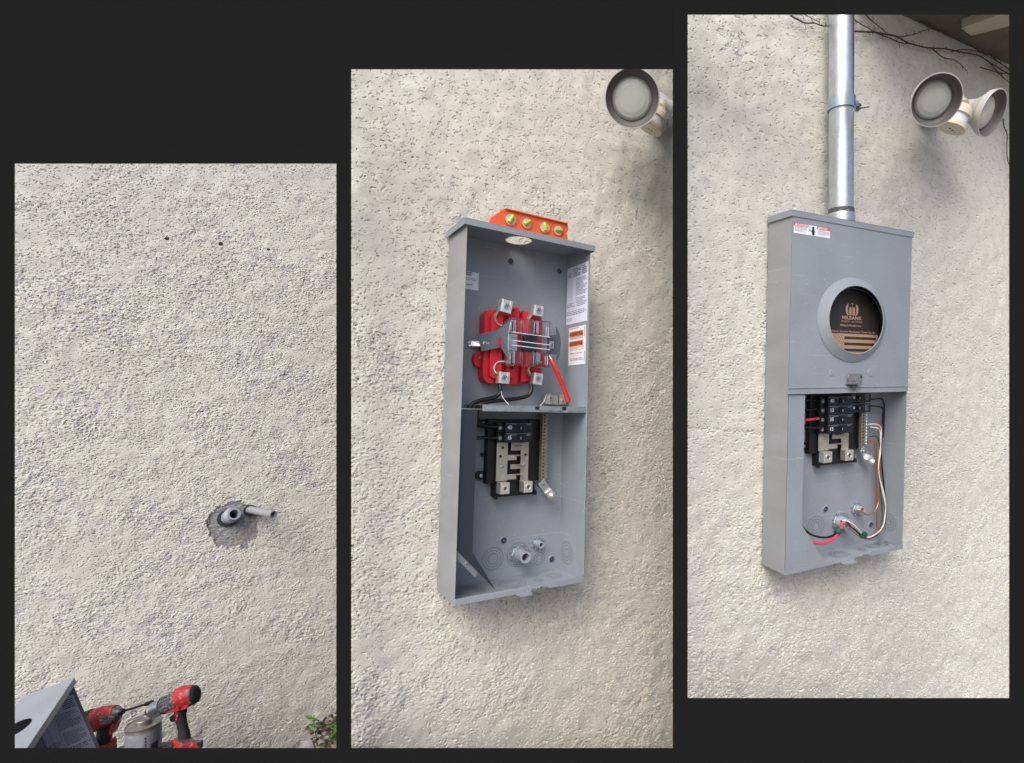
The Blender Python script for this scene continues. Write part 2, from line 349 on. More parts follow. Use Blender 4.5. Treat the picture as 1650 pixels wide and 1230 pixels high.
def stucco_material(name, cream, bare, amount):
    m, t, b = nodes_of(name); b.inputs['Roughness'].default_value = 0.85; b.inputs['Specular IOR Level'].default_value = 0.3
    L = t.links.new; tc = t.nodes.new('ShaderNodeTexCoord')
    def noise(sc, det=5, dist=0, rough=0.5):
        n = t.nodes.new('ShaderNodeTexNoise'); n.inputs['Scale'].default_value = sc; n.inputs['Detail'].default_value = det
        n.inputs['Distortion'].default_value = dist; n.inputs['Roughness'].default_value = rough; L(tc.outputs['Object'], n.inputs['Vector']); return n
    def mix(fac, a, c):
        x = t.nodes.new('ShaderNodeMix'); x.data_type = 'RGBA'
        for s_, v in (('Factor', fac), ('A', a), ('B', c)):
            if isinstance(v, (tuple, float)): x.inputs[s_].default_value = v
            else: L(v, x.inputs[s_])
        return x.outputs['Result']
    def ramp(inp, p0, p1):
        r = t.nodes.new('ShaderNodeMapRange'); r.interpolation_type = 'SMOOTHSTEP'
        r.inputs[1].default_value = p0; r.inputs[2].default_value = p1; L(inp, r.inputs[0]); return r.outputs[0]
    base = mix(ramp(noise(3.0, 4).outputs[0], 0.35, 0.65), (*[c*0.95 for c in cream], 1), (*[c*1.04 for c in cream], 1))
    base = mix(ramp(noise(45, 4).outputs[0], 0.3, 0.7), base, (*[c*0.90 for c in cream], 1))
    at_ = t.nodes.new('ShaderNodeAttribute'); at_.attribute_name = 'worn'
    base = mix(at_.outputs['Fac'], base, (*bare, 1))
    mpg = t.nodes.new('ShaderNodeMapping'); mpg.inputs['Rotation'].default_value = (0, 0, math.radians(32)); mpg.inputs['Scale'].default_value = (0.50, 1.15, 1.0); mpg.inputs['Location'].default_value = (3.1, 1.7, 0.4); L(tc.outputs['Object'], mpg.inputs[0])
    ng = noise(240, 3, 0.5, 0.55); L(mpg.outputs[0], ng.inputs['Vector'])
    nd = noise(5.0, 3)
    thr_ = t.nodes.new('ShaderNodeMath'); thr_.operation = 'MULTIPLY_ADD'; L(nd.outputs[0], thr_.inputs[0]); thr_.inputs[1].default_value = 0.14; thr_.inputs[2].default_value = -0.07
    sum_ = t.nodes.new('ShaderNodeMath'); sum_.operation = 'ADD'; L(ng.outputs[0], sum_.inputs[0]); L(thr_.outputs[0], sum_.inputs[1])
    grit = ramp(sum_.outputs[0], 0.635, 0.69)  # dark flecks: mostly pit shade put into the colour, partly real grit
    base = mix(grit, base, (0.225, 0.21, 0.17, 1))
    p = t.nodes.new('ShaderNodeAttribute'); p.attribute_name = 'mortar'
    mort = mix(ramp(noise(220, 4, 0, 0.7).outputs[0], 0.38, 0.62), (0.19, 0.195, 0.205, 1), (0.31, 0.315, 0.33, 1))
    mort = mix(ramp(noise(40, 3).outputs[0], 0.5, 0.68), mort, (0.27, 0.25, 0.22, 1))
    base = mix(p.outputs['Fac'], base, mort)
    L(base, b.inputs['Base Color'])
    n1 = noise(520, 3); n2 = noise(190, 5, 0.3, 0.6)
    mpr = t.nodes.new('ShaderNodeMapping'); mpr.inputs['Rotation'].default_value = (0, 0, math.radians(32)); mpr.inputs['Scale'].default_value = (0.50, 1.15, 1.0); L(tc.outputs['Object'], mpr.inputs[0])
    def noise2(sc, det, dist, rough):
        n = noise(sc, det, dist, rough); L(mpr.outputs[0], n.inputs['Vector']); return n
    led = ramp(noise(115, 7, 0.5, 0.66).outputs[0], 0.52, 0.57); spk = ramp(noise2(270, 3, 0.4, 0.55).outputs[0], 0.635, 0.675)
    sb_ = t.nodes.new('ShaderNodeMath'); sb_.operation = 'SUBTRACT'; L(led, sb_.inputs[0]); L(spk, sb_.inputs[1])
    bp3 = t.nodes.new('ShaderNodeBump'); bp3.inputs['Strength'].default_value = 0.4; bp3.inputs['Distance'].default_value = 0.0006; L(sb_.outputs[0], bp3.inputs['Height'])
    bp = t.nodes.new('ShaderNodeBump'); bp.inputs['Strength'].default_value = 0.5; bp.inputs['Distance'].default_value = 0.0008
    bp2 = t.nodes.new('ShaderNodeBump'); bp2.inputs['Strength'].default_value = 0.3; bp2.inputs['Distance'].default_value = 0.0006
    L(bp3.outputs[0], bp.inputs['Normal']); L(n1.outputs[0], bp.inputs['Height']); L(n2.outputs[0], bp2.inputs['Height']); L(bp.outputs[0], bp2.inputs['Normal']); L(bp2.outputs[0], b.inputs['Normal'])
    return m
def stucco(Wm, xr, yr, fx, fy, seed, material, label, gain, smooth_top, mortar=None, holes=(), cracks=(), wear=1.5, scale=1.0, rake=None, left=None):
    def axis(a, b, f0, f1):
        n = int((f1-f0)/DX)
        lo = np.linspace(a, f0, max(2, int((f0-a)/0.05)+1))[:-1] if f0 > a else np.array([])
        hi = np.linspace(f1, b, max(2, int((b-f1)/0.05)+1))[1:] if b > f1 else np.array([])
        return np.concatenate([lo, np.linspace(f0, f1, n+1), hi])
    xs, ys = axis(*xr, *fx), axis(*yr, *fy)
    X, Y = np.meshgrid(xs, ys)
    def top_at(x):
        if rake is None: return yr[1] + 0*x
        (ax, ay), (bx, by) = rake; return ay + (x-ax)*(by-ay)/(bx-ax)
    if rake is not None:
        yk = 0.3; Y = np.where(Y > yk, yk + (Y-yk)*(top_at(X)-yk)/(yr[1]-yk), Y)
    def left_at(y):
        if left is None: return 0*y
        (ax, ay), (bx, by) = left; return ax + (y-ay)*(bx-ax)/(by-ay) - xr[0]
    X = X + left_at(Y)*(1-np.clip((X-xr[0])/0.35, 0, 1))
    ix = (np.round(X/DX).astype(int)) % N; iy = (np.round(Y/DX).astype(int)) % N
    f = lambda *a, **k: field(*a, **k)[iy, ix]
    sc = scale
    n1 = f(seed, 0.0076*sc, 0.40, 1.9, -0.30); n2 = f(seed+1, 0.018*sc, 0.5, 1.5, -0.35); n3 = f(seed+2, 0.09, 0.6)
    n4 = f(seed+3, 0.30, 0.7, 1.5, -0.5); n5 = f(seed+4, 0.0130*sc, 0.4, 2.6, -0.30); n6 = f(seed+5, 0.045, 0.5); n7 = f(seed+6, 0.0062, 0.3, 1.5, -0.3)
    n8 = f(seed+8, 0.13, 0.6, 1.8, -0.4)
    rough = np.clip(gain * (1 - smooth_top * sstep(0.25, 1.15, Y)) + 0.13*n4 + 0.12*n8 - 0.13, 0.05, 1.5)
    ridge = sstep(-0.5, 0.1, n1*0.6 + n2*0.8)
    thr = 2.05 - 0.62*rough
    pn = (0.75*n7 + 0.55*n1 + 0.15*n4)/0.93
    pit = sstep(thr, thr+0.22, -pn)
    pit2 = sstep(thr-0.15, thr+0.10, -(0.8*n5 + 0.35*n2 + 0.25*n7)/0.9)
    nA = n2 + 0.6*n1 + 0.35*n7
    ter = sum(sstep(t_, t_+0.16, nA + 0.3*n4) for t_ in (-0.9, 0.35, 1.3))
    h = 0.0007*n3 + 0.00095*np.clip(rough-0.30, 0, 1)*ter + (0.00007*n7 + 0.00010*n1)*rough - (0.65+0.35*rough)*(0.0036*pit + 0.0028*pit2) - 0.0058
    flake = sstep(wear, wear+0.16, n6*0.85 + n2*0.35 + 0.5*n4 - 0.9*sstep(0.1, 1.0, Y) + 0.35)
    h = h - 0.0014*flake
    worn = flake.copy(); mo = np.zeros_like(h)
    for pts, wd, dp in cracks:
        d = seg_dist(X, Y, pts) + 0.0035*n2
        h -= dp*(1 - sstep(0, wd, np.abs(d)))
    if mortar:
        cx, cy, rx, ry = mortar
        r = np.hypot((X-cx)/rx, (Y-cy)/ry) + 0.05*n6 + 0.025*n1 + 0.05*np.sin(2*np.arctan2(Y-cy, X-cx)+0.9)
        mk = 1 - sstep(0.95, 1.0, r)
        h = h*(1-mk) + mk*(-0.0105 + 0.0003*n1 + 0.0006*n2); mo = mk; worn = worn*(1-mk)
    for hx, hy, hr in holes:
        h -= 0.014*(1 - sstep(hr*0.5, hr, np.hypot(X-hx, Y-hy)))
    ny, nx = X.shape
    co = np.stack([X, Y, h], -1).reshape(-1, 3).astype(np.float32)
    i = np.arange((ny-1)*(nx-1)); r_, c_ = i // (nx-1), i % (nx-1); a = r_*nx + c_
    quads = np.stack([a, a+1, a+nx+1, a+nx], 1).astype(np.int32)
    # body of the slab behind the face
    nv = len(co); T = 0.09; e = np.array([[xr[0]+left_at(yr[0]), yr[0]], [xr[1], yr[0]], [xr[1], float(top_at(xr[1]))], [xr[0]+left_at(float(top_at(xr[0]))), float(top_at(xr[0]))]])
    back = [(x + (0.07 if (z < -0.05 and x < xr[0]+.2) else 0), y, z) for z in (-0.016, -T) for x, y in e]
    bq = [(nv+4, nv+7, nv+6, nv+5)] + [(nv+k, nv+4+k, nv+4+(k+1) % 4, nv+(k+1) % 4) for k in range(4)]
    rim = [np.arange(nx), np.arange(ny)*nx + nx-1, (ny-1)*nx + np.arange(nx)[::-1], (np.arange(ny)*nx)[::-1]]
    co = np.concatenate([co, np.array(back, np.float32)])
    quads = np.concatenate([quads, np.array(bq, np.int32)])
    loops = quads.reshape(-1); nf = len(quads)
    starts = np.arange(nf)*4; extra = []
    for k in range(4):
        extra.append(np.concatenate([rim[k][::-1], [nv+k, nv+(k+1) % 4]]))
    allloops = np.concatenate([loops] + extra).astype(np.int32)
    st = list(starts); p = len(loops)
    for ex in extra: st.append(p); p += len(ex)
    me = bpy.data.meshes.new('stucco_wall')
    me.vertices.add(len(co)); me.vertices.foreach_set('co', co.ravel())
    me.loops.add(len(allloops)); me.loops.foreach_set('vertex_index', allloops)
    me.polygons.add(nf+4); me.polygons.foreach_set('loop_start', np.array(st, np.int32))
    sm = np.zeros(nf+4, bool); me.polygons.foreach_set('use_smooth', sm)
    me.update(calc_edges=True)
    for nm, ar in (('worn', worn), ('mortar', mo)):
        at_ = me.attributes.new(nm, 'FLOAT', 'POINT'); v = np.zeros(len(co), np.float32); v[:nv] = ar.ravel(); at_.data.foreach_set('value', v)
    me.materials.append(material)
    o = bpy.data.objects.new('stucco_wall', me); COL.objects.link(o); o.matrix_world = Wm
    for hx, hy, hr in holes:
        MB().lathe((hx, hy, -.0200), (0, 0, 1), [(0, hr*.62), (.0142, hr*.62)], 9).build('anchor_hole', M['hole'], o)
    return tag(o, label, 'wall', group='rough stucco walls behind the charcoal openings')

def wpt(Wm, X, Y): p = on_wall(Wm, X, Y); return (p.x, p.y)
def base_y(Wm): return GZ - Wm.translation.z + 0.01
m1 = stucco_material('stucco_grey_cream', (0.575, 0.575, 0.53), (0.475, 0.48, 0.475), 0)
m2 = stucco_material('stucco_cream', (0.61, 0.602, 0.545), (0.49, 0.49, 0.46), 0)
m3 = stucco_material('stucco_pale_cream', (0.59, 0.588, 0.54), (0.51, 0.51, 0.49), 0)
c1 = wpt(W1, 377, 846)
crk1 = [[wpt(W1, 410, 880), wpt(W1, 430, 882), wpt(W1, 455, 887), wpt(W1, 480, 893), wpt(W1, 540, 885)]]
stucco(W1, (wpt(W1, -110, 600)[0], wpt(W1, 542, 600)[0]+0.12), (GZ+0.005, .905), (0.0, wpt(W1, 542, 600)[0]+0.01), (-1.52, 0.905), 11, m1,
       'grey cream stucco wall with a chipped mortar patch around two pipe stubs, in the left opening', 0.85, 0.45,
       mortar=(c1[0], c1[1]-.004, 0.080, 0.086), holes=[(*wpt(W1, 269, 384), 0.0065), (*wpt(W1, 356, 393), 0.0075), (*wpt(W1, 433, 402), 0.005)],
       cracks=[(c, 0.004, 0.004) for c in crk1], wear=1.55, scale=0.85, rake=(wpt(W1, 24, 252), wpt(W1, 542, 252)))
crk2 = [[wpt(W2, 566, 950), wpt(W2, 610, 962), wpt(W2, 700, 950)], [wpt(W2, 885, 948), wpt(W2, 960, 955), wpt(W2, 1084, 938)]]
stucco(W2, (wpt(W2, 553, 600)[0], 1.02), (GZ + 0.49346 - .2, 1.56), (wpt(W2, 553, 600)[0], 0.79), (-0.66, 1.56), 31, m2,
       'cream stucco wall that carries the open grey meter box, in the middle opening', 0.78, 0.62,
       cracks=[(c, 0.004, 0.003) for c in crk2], wear=1.8, scale=0.85, rake=(wpt(W2, 553, 100), wpt(W2, 1090, 100)), left=(wpt(W2, 554, 100), wpt(W2, 554, 1205)))
crk3 = [[wpt(W3, 1380, 910), wpt(W3, 1450, 905), wpt(W3, 1540, 915), wpt(W3, 1626, 900)], [wpt(W3, 1108, 690), wpt(W3, 1230, 700)]]
stucco(W3, (wpt(W3, 1096, 600)[0], 1.32), (GZ + 0.45756 - .2, 2.2), (wpt(W3, 1096, 600)[0], 1.17), (-0.70, 1.68), 51, m3,
       'pale cream stucco wall behind the covered meter box and its steel riser, in the right opening', 0.74, 0.66,
       cracks=[(c, 0.004, 0.003) for c in crk3], wear=1.8, scale=0.85, left=(wpt(W3, 1096, 24), wpt(W3, 1096, 1125)))

# ------------------------------------------------------------------ meter boxes
def rings(mb, f, radii, wd=0.0009, n=40):
    """scored knockout rings; f maps (u, v) to a 3D point just above the sheet"""
    for r in radii:
        ins, outs = [], []
        for k in range(n):
            q = 2*math.pi*k/n; ins.append(f(math.cos(q)*(r-wd), math.sin(q)*(r-wd))); outs.append(f(math.cos(q)*(r+wd), math.sin(q)*(r+wd)))
        mb.add(ins+outs, [(k, (k+1) % n, n+(k+1) % n, n+k) for k in range(n)], True)
    return mb
def phillips(parent, x, y, z, r, m=None, axis=(0, 0, 1), name='screw'):
    ax = Vector(axis).normalized()
    b = MB().lathe((x, y, z), ax, [(0, r), (r*0.5, r*0.92), (r*0.62, r*0.5), (r*0.62, 0.0)], 20)
    o = b.build(name, m or M['zinc'], parent)
    if r > 0.0034:
        xx = ax.orthogonal().normalized(); yy = ax.cross(xx); c = Vector((x, y, z)) + ax*(r*0.64)
        cr = MB()
        for a, b2 in ((xx, yy), (yy, xx)):
            cr.prism([c - a*r*0.6 - b2*r*0.1, c + a*r*0.6 - b2*r*0.1, c + a*r*0.6 + b2*r*0.1, c - a*r*0.6 + b2*r*0.1], ax*0.0002)
        # recess as its own dark cross
        cr.build('screw_slot', M['hole'], o)
    return o

def shell(root, W, H, D, sx, hub=True, hubpos=(0.161, 0.052, 0.032, 0.036), e=0.008, h=0.0155, flange=0.013):
    t = 0.0016
    b = MB(); b.box(0, W, 0, H-0.0017, 0.0, t); b.build('back_panel', M['paint'], root, 0.0004)
    b = MB(); b.box(0, t, 0, H-0.0017, t, D); b.box(t, 0.009, 0.0, H-0.004, D-t, D) if False else None
    b.build('side_panel', M['paint_side'], root, 0.0006)
    b = MB(); b.box(W-t, W, 0, H-0.0017, t, D); b.build('side_panel', M['paint'], root, 0.0006)
    # bottom with a front flange that has a notch and a latch tab
    b = MB(); b.box(t, W-t, 0, t, t, D); b.build('bottom_panel', M['paint'], root, 0.0004)
    n0, n1 = W*0.555, W*0.70
    fl = MB(); z0, z1 = D-0.0002, D+0.0016
    fl.prism([(0, -0.001, z0), (n0, -0.001, z0), (n0+0.004*sx, 0.004, z0), (n1-0.006*sx, 0.004, z0), (n1, -0.001, z0), (W, -0.001, z0), (W, flange, z0), (n1, flange, z0),
              (n1-0.006*sx, 0.0085, z0), (n0+0.012*sx, 0.0085, z0), (n0+0.002*sx, flange, z0), (0, flange, z0)], (0, 0, 0.0018))
    fl.build('front_flange', M['paint'], root, 0.0003)
    tb = MB(); tb.box(W*0.44, W*0.548, -0.0022, -0.0006, D-0.022, D+0.011); tb.box(W*0.455, W*0.55, -0.0065, -0.0022, D+0.0095, D+0.011)
    tb.build('latch_tab', M['paint'], root, 0.0004)
    phillips(root, W*0.628, 0.0055, D+0.0016, 0.0042)
    # lid
    l = MB()
    hx, hz, rx, rz = hubpos
    pl = MB(); pl.plate_hole(-e, W+e, 0.0, D+e, 0, 0.0016, hx, hz, rx, rz)
    pl.v = [(x, H-0.0016+z, y) for x, y, z in pl.v]; pl.f = [f[::-1] for f in pl.f]
    l.v += pl.v; l.f += pl.f; l.sm += pl.sm
    l.box(-e, W+e, H-h, H-0.0016, D+e-0.0016, D+e); l.box(-e, -e+0.0016, H-h, H-0.0016, 0.0005, D+e-0.0016); l.box(W+e-0.0016, W+e, H-h, H-0.0016, 0.0005, D+e-0.0016)
    l.build('rain_lid', M['paint'], root, 0.0006)
    # inner top flange of the sides
    return t

def dimple(root, x, y, r=0.0075, sx=1.0):
    o = MB().lathe((x, y, 0.0017), (0, 0, 1), [(0, r*1.35), (0.0012, r*1.15), (0.0022, r)], 24, sx, (1, 0, 0), close=True).build('mounting_dimple', M['paint'], root)
    MB().lathe((x, y, 0.0019), (0, 0, 1), [(0, r*0.98), (0.0003, r*0.97)], 24, sx, (1, 0, 0)).build('hole', M['bluehole'], o)
    MB().lathe((x, y, 0.0022), (0, 0, 1), [(0, r*0.40), (0.0012, r*0.3)], 16, sx, (1, 0, 0)).build('screw', M['drillgrey'], o)

def fitting(root, x, y, r, length, sx, hexr, tilt=(0.0, 0.0)):
    ax = Vector((tilt[0], tilt[1], 1)).normalized()
    nut = MB(); n = 8
    nut.lathe((x, y, 0.002), (0, 0, 1), [(0, hexr), (0.0055, hexr), (0.0065, hexr*0.93)], n, sx, (1, 0, 0), smooth=False)
    for k in range(8):
        q = k*math.pi/4 + 0.39; nut.box(-0.0022, 0.0022, 0, 0.005, 0, 0.0062, Matrix.Translation((x+math.cos(q)*hexr*sx*0.96, y+math.sin(q)*hexr*0.96, 0.002)) @ Matrix.Rotation(q-math.pi/2, 4, 'Z'))
    o = nut.build('lock_nut', M['strap'], root, 0.0005)
    b = MB(); L_ = length
    b.lathe((x, y, 0.006), ax, [(0, r*1.08), (L_*0.45, r*1.08), (L_*0.5, r), (L_, r), (L_, r*0.68), (0.002, r*0.64)], 32, sx, (1, 0, 0), close=True)
    f = b.build('conduit_bushing', M['pvc'], root)
    MB().lathe(Vector((x, y, 0.006)) + ax*0.003, ax, [(0, r*0.66), (0.0005, r*0.66)], 24, sx, (1, 0, 0)).build('bore', M['hole'], f)
    return f

def lug(root, x0, x1, y0, y1, z0, z1, hole=True, m='alum', screw=None, name='wire_lug'):
    b = MB().box(x0, x1, y0, y1, z0, z1); o = b.build(name, M[m], root, 0.0012)
    cx, cy, r = (x0+x1)/2, (y0+y1)/2, min(x1-x0, y1-y0)*0.33
    MB().lathe((cx, cy, z1+0.0001), (0, 0, 1), [(0, r), (0.0008, r*0.95), (0.0008, r*0.62), (0.0002, r*0.55)], 24, close=True).build('screw_seat', M['alum'], o)
    MB().lathe((cx, cy, z1+0.0002), (0, 0, 1), [(0, r*0.6), (0.0002, r*0.6)], 6).build('hex_socket', M['drillgrey'], o)
    return o

def breakers(root, fx, fy, fz, rows, rng, rightcol=False):
    """load centre: black base, bus plate, breakers, two lugs"""
    B = lambda mb, x0, x1, y0, y1, z0, z1: mb.box(fx(x0), fx(x1), fy(y0), fy(y1), fz(z0), fz(z1))
    t = bpy.data.objects.new('load_centre', None); COL.objects.link(t); t.parent = root
    b = MB(); B(b, .1055, .214, .245, .405, .003, .026); B(b, .214, .263, .246, .405, .003, .018)
    B(b, .1255, .2385, .211, .245, .003, .024); B(b, .1255, .133, .207, .245, .024, .034); B(b, .232, .240, .211, .222, .024, .034)
    for yy in (.265, ): B(b, .099, .1055, yy-.010, yy+.010, .003, .014)
    B(b, .096, .1055, .312, .320, .003, .014)
    B(b, .2155, .222, .248, .403, .018, .030); B(b, .222, .236, .250, .400, .018, .022)
    o = b.build('base', M['black'], t, 0.001)
    for yy in (.265, .393): MB().lathe((fx(.095), fy(yy), fz(.003)), (0, 0, 1), [(0, .0115), (fz(.014)-fz(.003), .0115)], 24, fx(1)-fx(0), (1, 0, 0)).build('mounting_ear', M['black'], t)
    for k in range(6): MB().lathe((fx(.2635), fy(.256+.029*k), fz(.003)), (0, 0, 1), [(0, .0058), (fz(.018)-fz(.003), .0058)], 18, fx(1)-fx(0), (1, 0, 0)).build('side_lobe', M['black'], t)
    for yy in (.265, .393): phillips(t, fx(.096), fy(yy), fz(.0142), 0.0045)
    # bus plate in two interleaved combs
    U = lambda X: .1255+(X-330)*.000225
    V = lambda Y: .3484-(Y-480)*.000198
    left = [(330, 460, 440, 968), (460, 570, 645, 712), (460, 570, 890, 955)]
    right = [(620, 715, 300, 975), (500, 620, 440, 590), (500, 620, 765, 825)]
    for comb in (left, right):
        b = MB()
        for a, c, d, e_ in comb: B(b, U(a), U(c), V(e_), V(d), .034, .0365)
        b.build('bus_bar', M['cham'], t, 0.0004)
    b = MB(); B(b, U(340), U(450), V(960), V(470), .026, .034); B(b, U(630), U(705), V(960), V(470), .026, .034); b.build('bus_support', M['black'], t)
    for Y in (530, 645, 765, 885):
        tab = MB(); B(tab, U(545), U(630), V(Y+8), V(Y), .0365, .052); tab.build('stab', M['cham'], t, 0.0004)
    for X, Y, scr in ((400, 550, 0), (375, 660, 0), (395, 790, 1), (662, 550, 1), (677, 650, 0), (660, 780, 1)):
        x, y = fx(U(X)), fy(V(Y))
        if scr: phillips(t, x, y, fz(.0366), 0.0042)
        else: MB().lathe((x, y, fz(.0366)), (0, 0, 1), [(0, .0038), (.0002, .0038)], 20).build('screw_hole', M['hole'], t)
    k = fx(1)-fx(0)
    lug(t, fx(.1275), fx(.1275)+.024*k, fy(.2225), fy(.2505), fz(.034), fz(.062), name='wire_lug')
    lug(t, fx(.1895), fx(.1895)+.024*k, fy(.2225), fy(.2505), fz(.034), fz(.062), name='wire_lug')
    # breakers
    for (ytop, ybot, num, colr) in rows:
        br = MB(); g_ = 0.0006
        if colr == 'L': xa, xb, xc, xd = .121, .1345, .206, .1345
        else: xa, xb, xc, xd = .268-.0, .2605, .208, .2605
        if colr == 'L':
            B(br, xa, xb, ybot+g_, ytop-g_, .030, .050); B(br, xb, xc, ybot+g_, ytop-g_, .030, .066)
            B(br, .166, .181, ybot+.004, ytop-.004, .066, .069)
        else:
            B(br, xc, xa, ybot+g_, ytop-g_, .028, .052); B(br, .2225, .2385, ybot+.004, ytop-.004, .052, .0555)
        o = br.build('breaker', M['navy'], t, 0.0009)
        hx = .1735 if colr == 'L' else .2305; zz = .069 if colr == 'L' else .0555; zf = .0662 if colr == 'L' else .0522
        hb = MB(); B(hb, hx-.0055, hx+.003, (ytop+ybot)/2-.004, (ytop+ybot)/2+.005, zz, zz+.007); hb.build('toggle', M['black'], o, 0.0008)
        st = MB(); B(st, hx-.004, hx-.0015, (ytop+ybot)/2-.003, (ytop+ybot)/2+.003, zz+.007, zz+.0073); st.build('toggle_mark', M['inkgrey'], o)
        xl = .1385 if colr == 'L' else .211
        lb = MB(); yc = (ytop+ybot)/2; bg_h = .0062
        text('rating_print', num, 0.0135 if colr == 'L' else 0.0095, M['inkwhite'], o, fx(xl+.0006), fy(yc+.001), fz(zf)+.0002, width=0.85*k, off=0.0002)
        pr = MB(); small_print(pr, fx(xl), fx(xl+.013), fy(ytop-.0045), fy(ytop-.0015), fz(zf)+.0001, .0016, rng)
        if colr == 'L':
            small_print(pr, fx(.150), fx(.164), fy(ytop-.007), fy(ytop-.002), fz(zf)+.0001, .0018, rng)
            small_print(pr, fx(.190), fx(.202), fy(ytop-.008), fy(ytop-.002), fz(zf)+.0001, .0022, rng, 0.75)
            sq = [(fx(xl-.001), fy(ybot+.003)), (fx(xl+.0155), fy(ytop-.005))]
        else: small_print(pr, fx(.250), fx(.262), fy(ybot+.005), fy(ytop-.003), fz(zf)+.0001, .0024, rng, 0.8)
        pr.build('print', M['inkgrey'], o)
        gd = MB(); B(gd, xb if colr == 'L' else xc, xc if colr == 'L' else xa, ytop-.0010, ytop-.0004, zf-.0004, zf+.0003); gd.build('edge_mark', M['inkgrey'], o)
        if colr == 'L':
            for yy in (yc,): MB().lathe((fx(.1275), fy(yy), fz(.050)), (0, 0, 1), [(0, .0048), (.0014, .0046), (.0014, .0028), (.0006, .0024)], 16).build('terminal_screw', M['galv_dull' if num != ' ' else 'alum'], o)
    return t

def neutral_bar(root, fx, fy, fz, ytop, ybot, rng):
    t = bpy.data.objects.new('neutral_bar', None); COL.objects.link(t); t.parent = root
    b = MB(); b.box(fx(.2475), fx(.2615), fy(ybot-.012), fy(ytop), fz(.028), fz(.042)); b.box(fx(.252), fx(.258), fy(ybot), fy(ytop), fz(.004), fz(.028))
    b.build('bar', M['dirtybar'], t, 0.0006)
    hl = MB(); n = int((ytop-ybot)/.0085)
    for k in range(n):
        y = fy(ybot + (k+.5)*(ytop-ybot)/n)
        hl.lathe((fx(.2525), y, fz(.0421)), (0, 0, 1), [(0, .0026), (.0002, .0026)], 12)
        s_ = MB().lathe((fx(.2635), y, fz(.037)), (0.75, 0, 1), [(-.004, .0038), (.0024, .0038), (.0034, .0026), (.0034, .0)], 12).build('screw', M['strap'], t)
    hl.build('wire_hole', M['hole'], t)
    # big terminal at the bottom, turned outwards
    R_ = Matrix.Translation((fx(.2600), fy(ybot-.024), fz(.030))) @ Matrix.Rotation(math.radians(38), 4, 'Z')
    b = MB().box(-.0105, .0105, -.022, .022, 0, fz(.014)-fz(0), R_); b.build('terminal_plate', M['galv'], t, 0.0008)
    p = R_ @ Vector((0.0, 0.010, .010)); phillips(t, p.x, p.y, p.z, 0.0062, M['strap'])
    b = MB().box(-.0095, .0095, -.026, -.008, .004, .020, R_); b.build('terminal_lug', M['alum'], t, 0.0014)
    p = R_ @ Vector((0.0, -0.022, .012)); ax = R_.to_3x3() @ Vector((0.25, -0.75, 0.75))
    MB().lathe(p, ax, [(0, .0095), (.010, .0095), (.0115, .008), (.0115, .005), (.006, .0045)], 24, close=True).build('terminal_nut', M['alum'], t)
    return t

rng = random.Random(4)

# ---- middle opening: open box ------------------------------------------------
W, H, D = 0.3316, 0.86, 0.125
box2 = empty('meter_box', 'open grey meter box showing a red meter socket above the breakers, on the middle wall', 'meter box', W2, group='grey electrical meter boxes')
shell(box2, W, H, D, 1.0)
for x, y in ((.162, .8162), (.3069, .8126), (.165, .0971), (.3049, .0317)): dimple(box2, x, y)
# knockouts
def back_ko(root, x, y, radii, sx=1.0):
    return rings(MB(), lambda u, v: (x+u*sx, y+v, 0.00185), radii).build('knockout', M['groove'], root)
back_ko(box2, .1383, .0547, (.013, .0205, .0275)); back_ko(box2, .2072, .0553, (.0305, .0255)); back_ko(box2, .2684, .0372, (.0095, .0155))
def side_ko(root, W, y, z, radii):
    return rings(MB(), lambda u, v: (W-.0019, y+v, z+u), radii).build('knockout', M['groove'], root)
side_ko(box2, W, .0527, .0398, (.011, .0195, .0285))
def bot_ko(root, x, z, radii, sx=1.0):
    return rings(MB(), lambda u, v: (x+u*sx, .0019, z+v), radii).build('knockout', M['groove'], root)
bot_ko(box2, .1685, .054, (.017, .0245, .032)); bot_ko(box2, .0611, .050, (.014, .021, .028, .034)); bot_ko(box2, .235, .062, (.008, .013)); bot_ko(box2, .287, .05, (.011, .018))
fitting(box2, .2072, .0575, .0145, .046, 1.0, .0215, (-0.06, 0.05)); fitting(box2, .2605, .0790, .0085, .022, 1.0, .0135)
# shelf between the meter bay and the breakers
sh = MB(); sh.box(.052, W-.0018, .4385, .4400, .0018, .122); sh.box(.052, .185, .4245, .4385, .1205, .122); sh.box(.197, .260, .4245, .4385, .1205, .122); sh.box(.272, W-.0018, .4245, .4385, .1205, .122); sh.box(.185, .272, .4245, .430, .1205, .122)
sh.build('shelf', M['galv_dull'], box2, 0.0005)
MB().box(.0025, .052, .4285, .4300, .0018, .118).build('shelf_end', M['galv'], box2)
# wireway plate: upright sheet running back and to the right, lower end cut on the slant
wp = MB(); A0, B0, C0, E0, T0 = (.0022, .4275, .119), (.0410, .4275, .119), (.0395, .1085, .119), (.0022, .1180, .119), (.0975, .0150, .121)
wp.prism([A0, E0, C0, B0], (0, 0, -.0012)); wp.prism([E0, T0, C0], (0, 0, -.0012)); wp.build('wireway_plate', M['plate_shaded'], box2)
wq = MB().prism([(.0395, .4275, .1175), (.0395, .1085, .1175), (.0395, .1085, .004), (.0395, .4275, .004)], (.0012, 0, 0)); wq.build('wireway_side', M['paint_dark'], box2)
wf = MB().prism([(.0022, .1000, .1175), (.0022, .1170, .1175), (.0560, .0620, .1175), (.0490, .0500, .1175)], (0, 0, -.0012)); wf.build('wireway_flange', M['groove'], box2)
phillips(box2, .026, .0850, .1176, .0036)
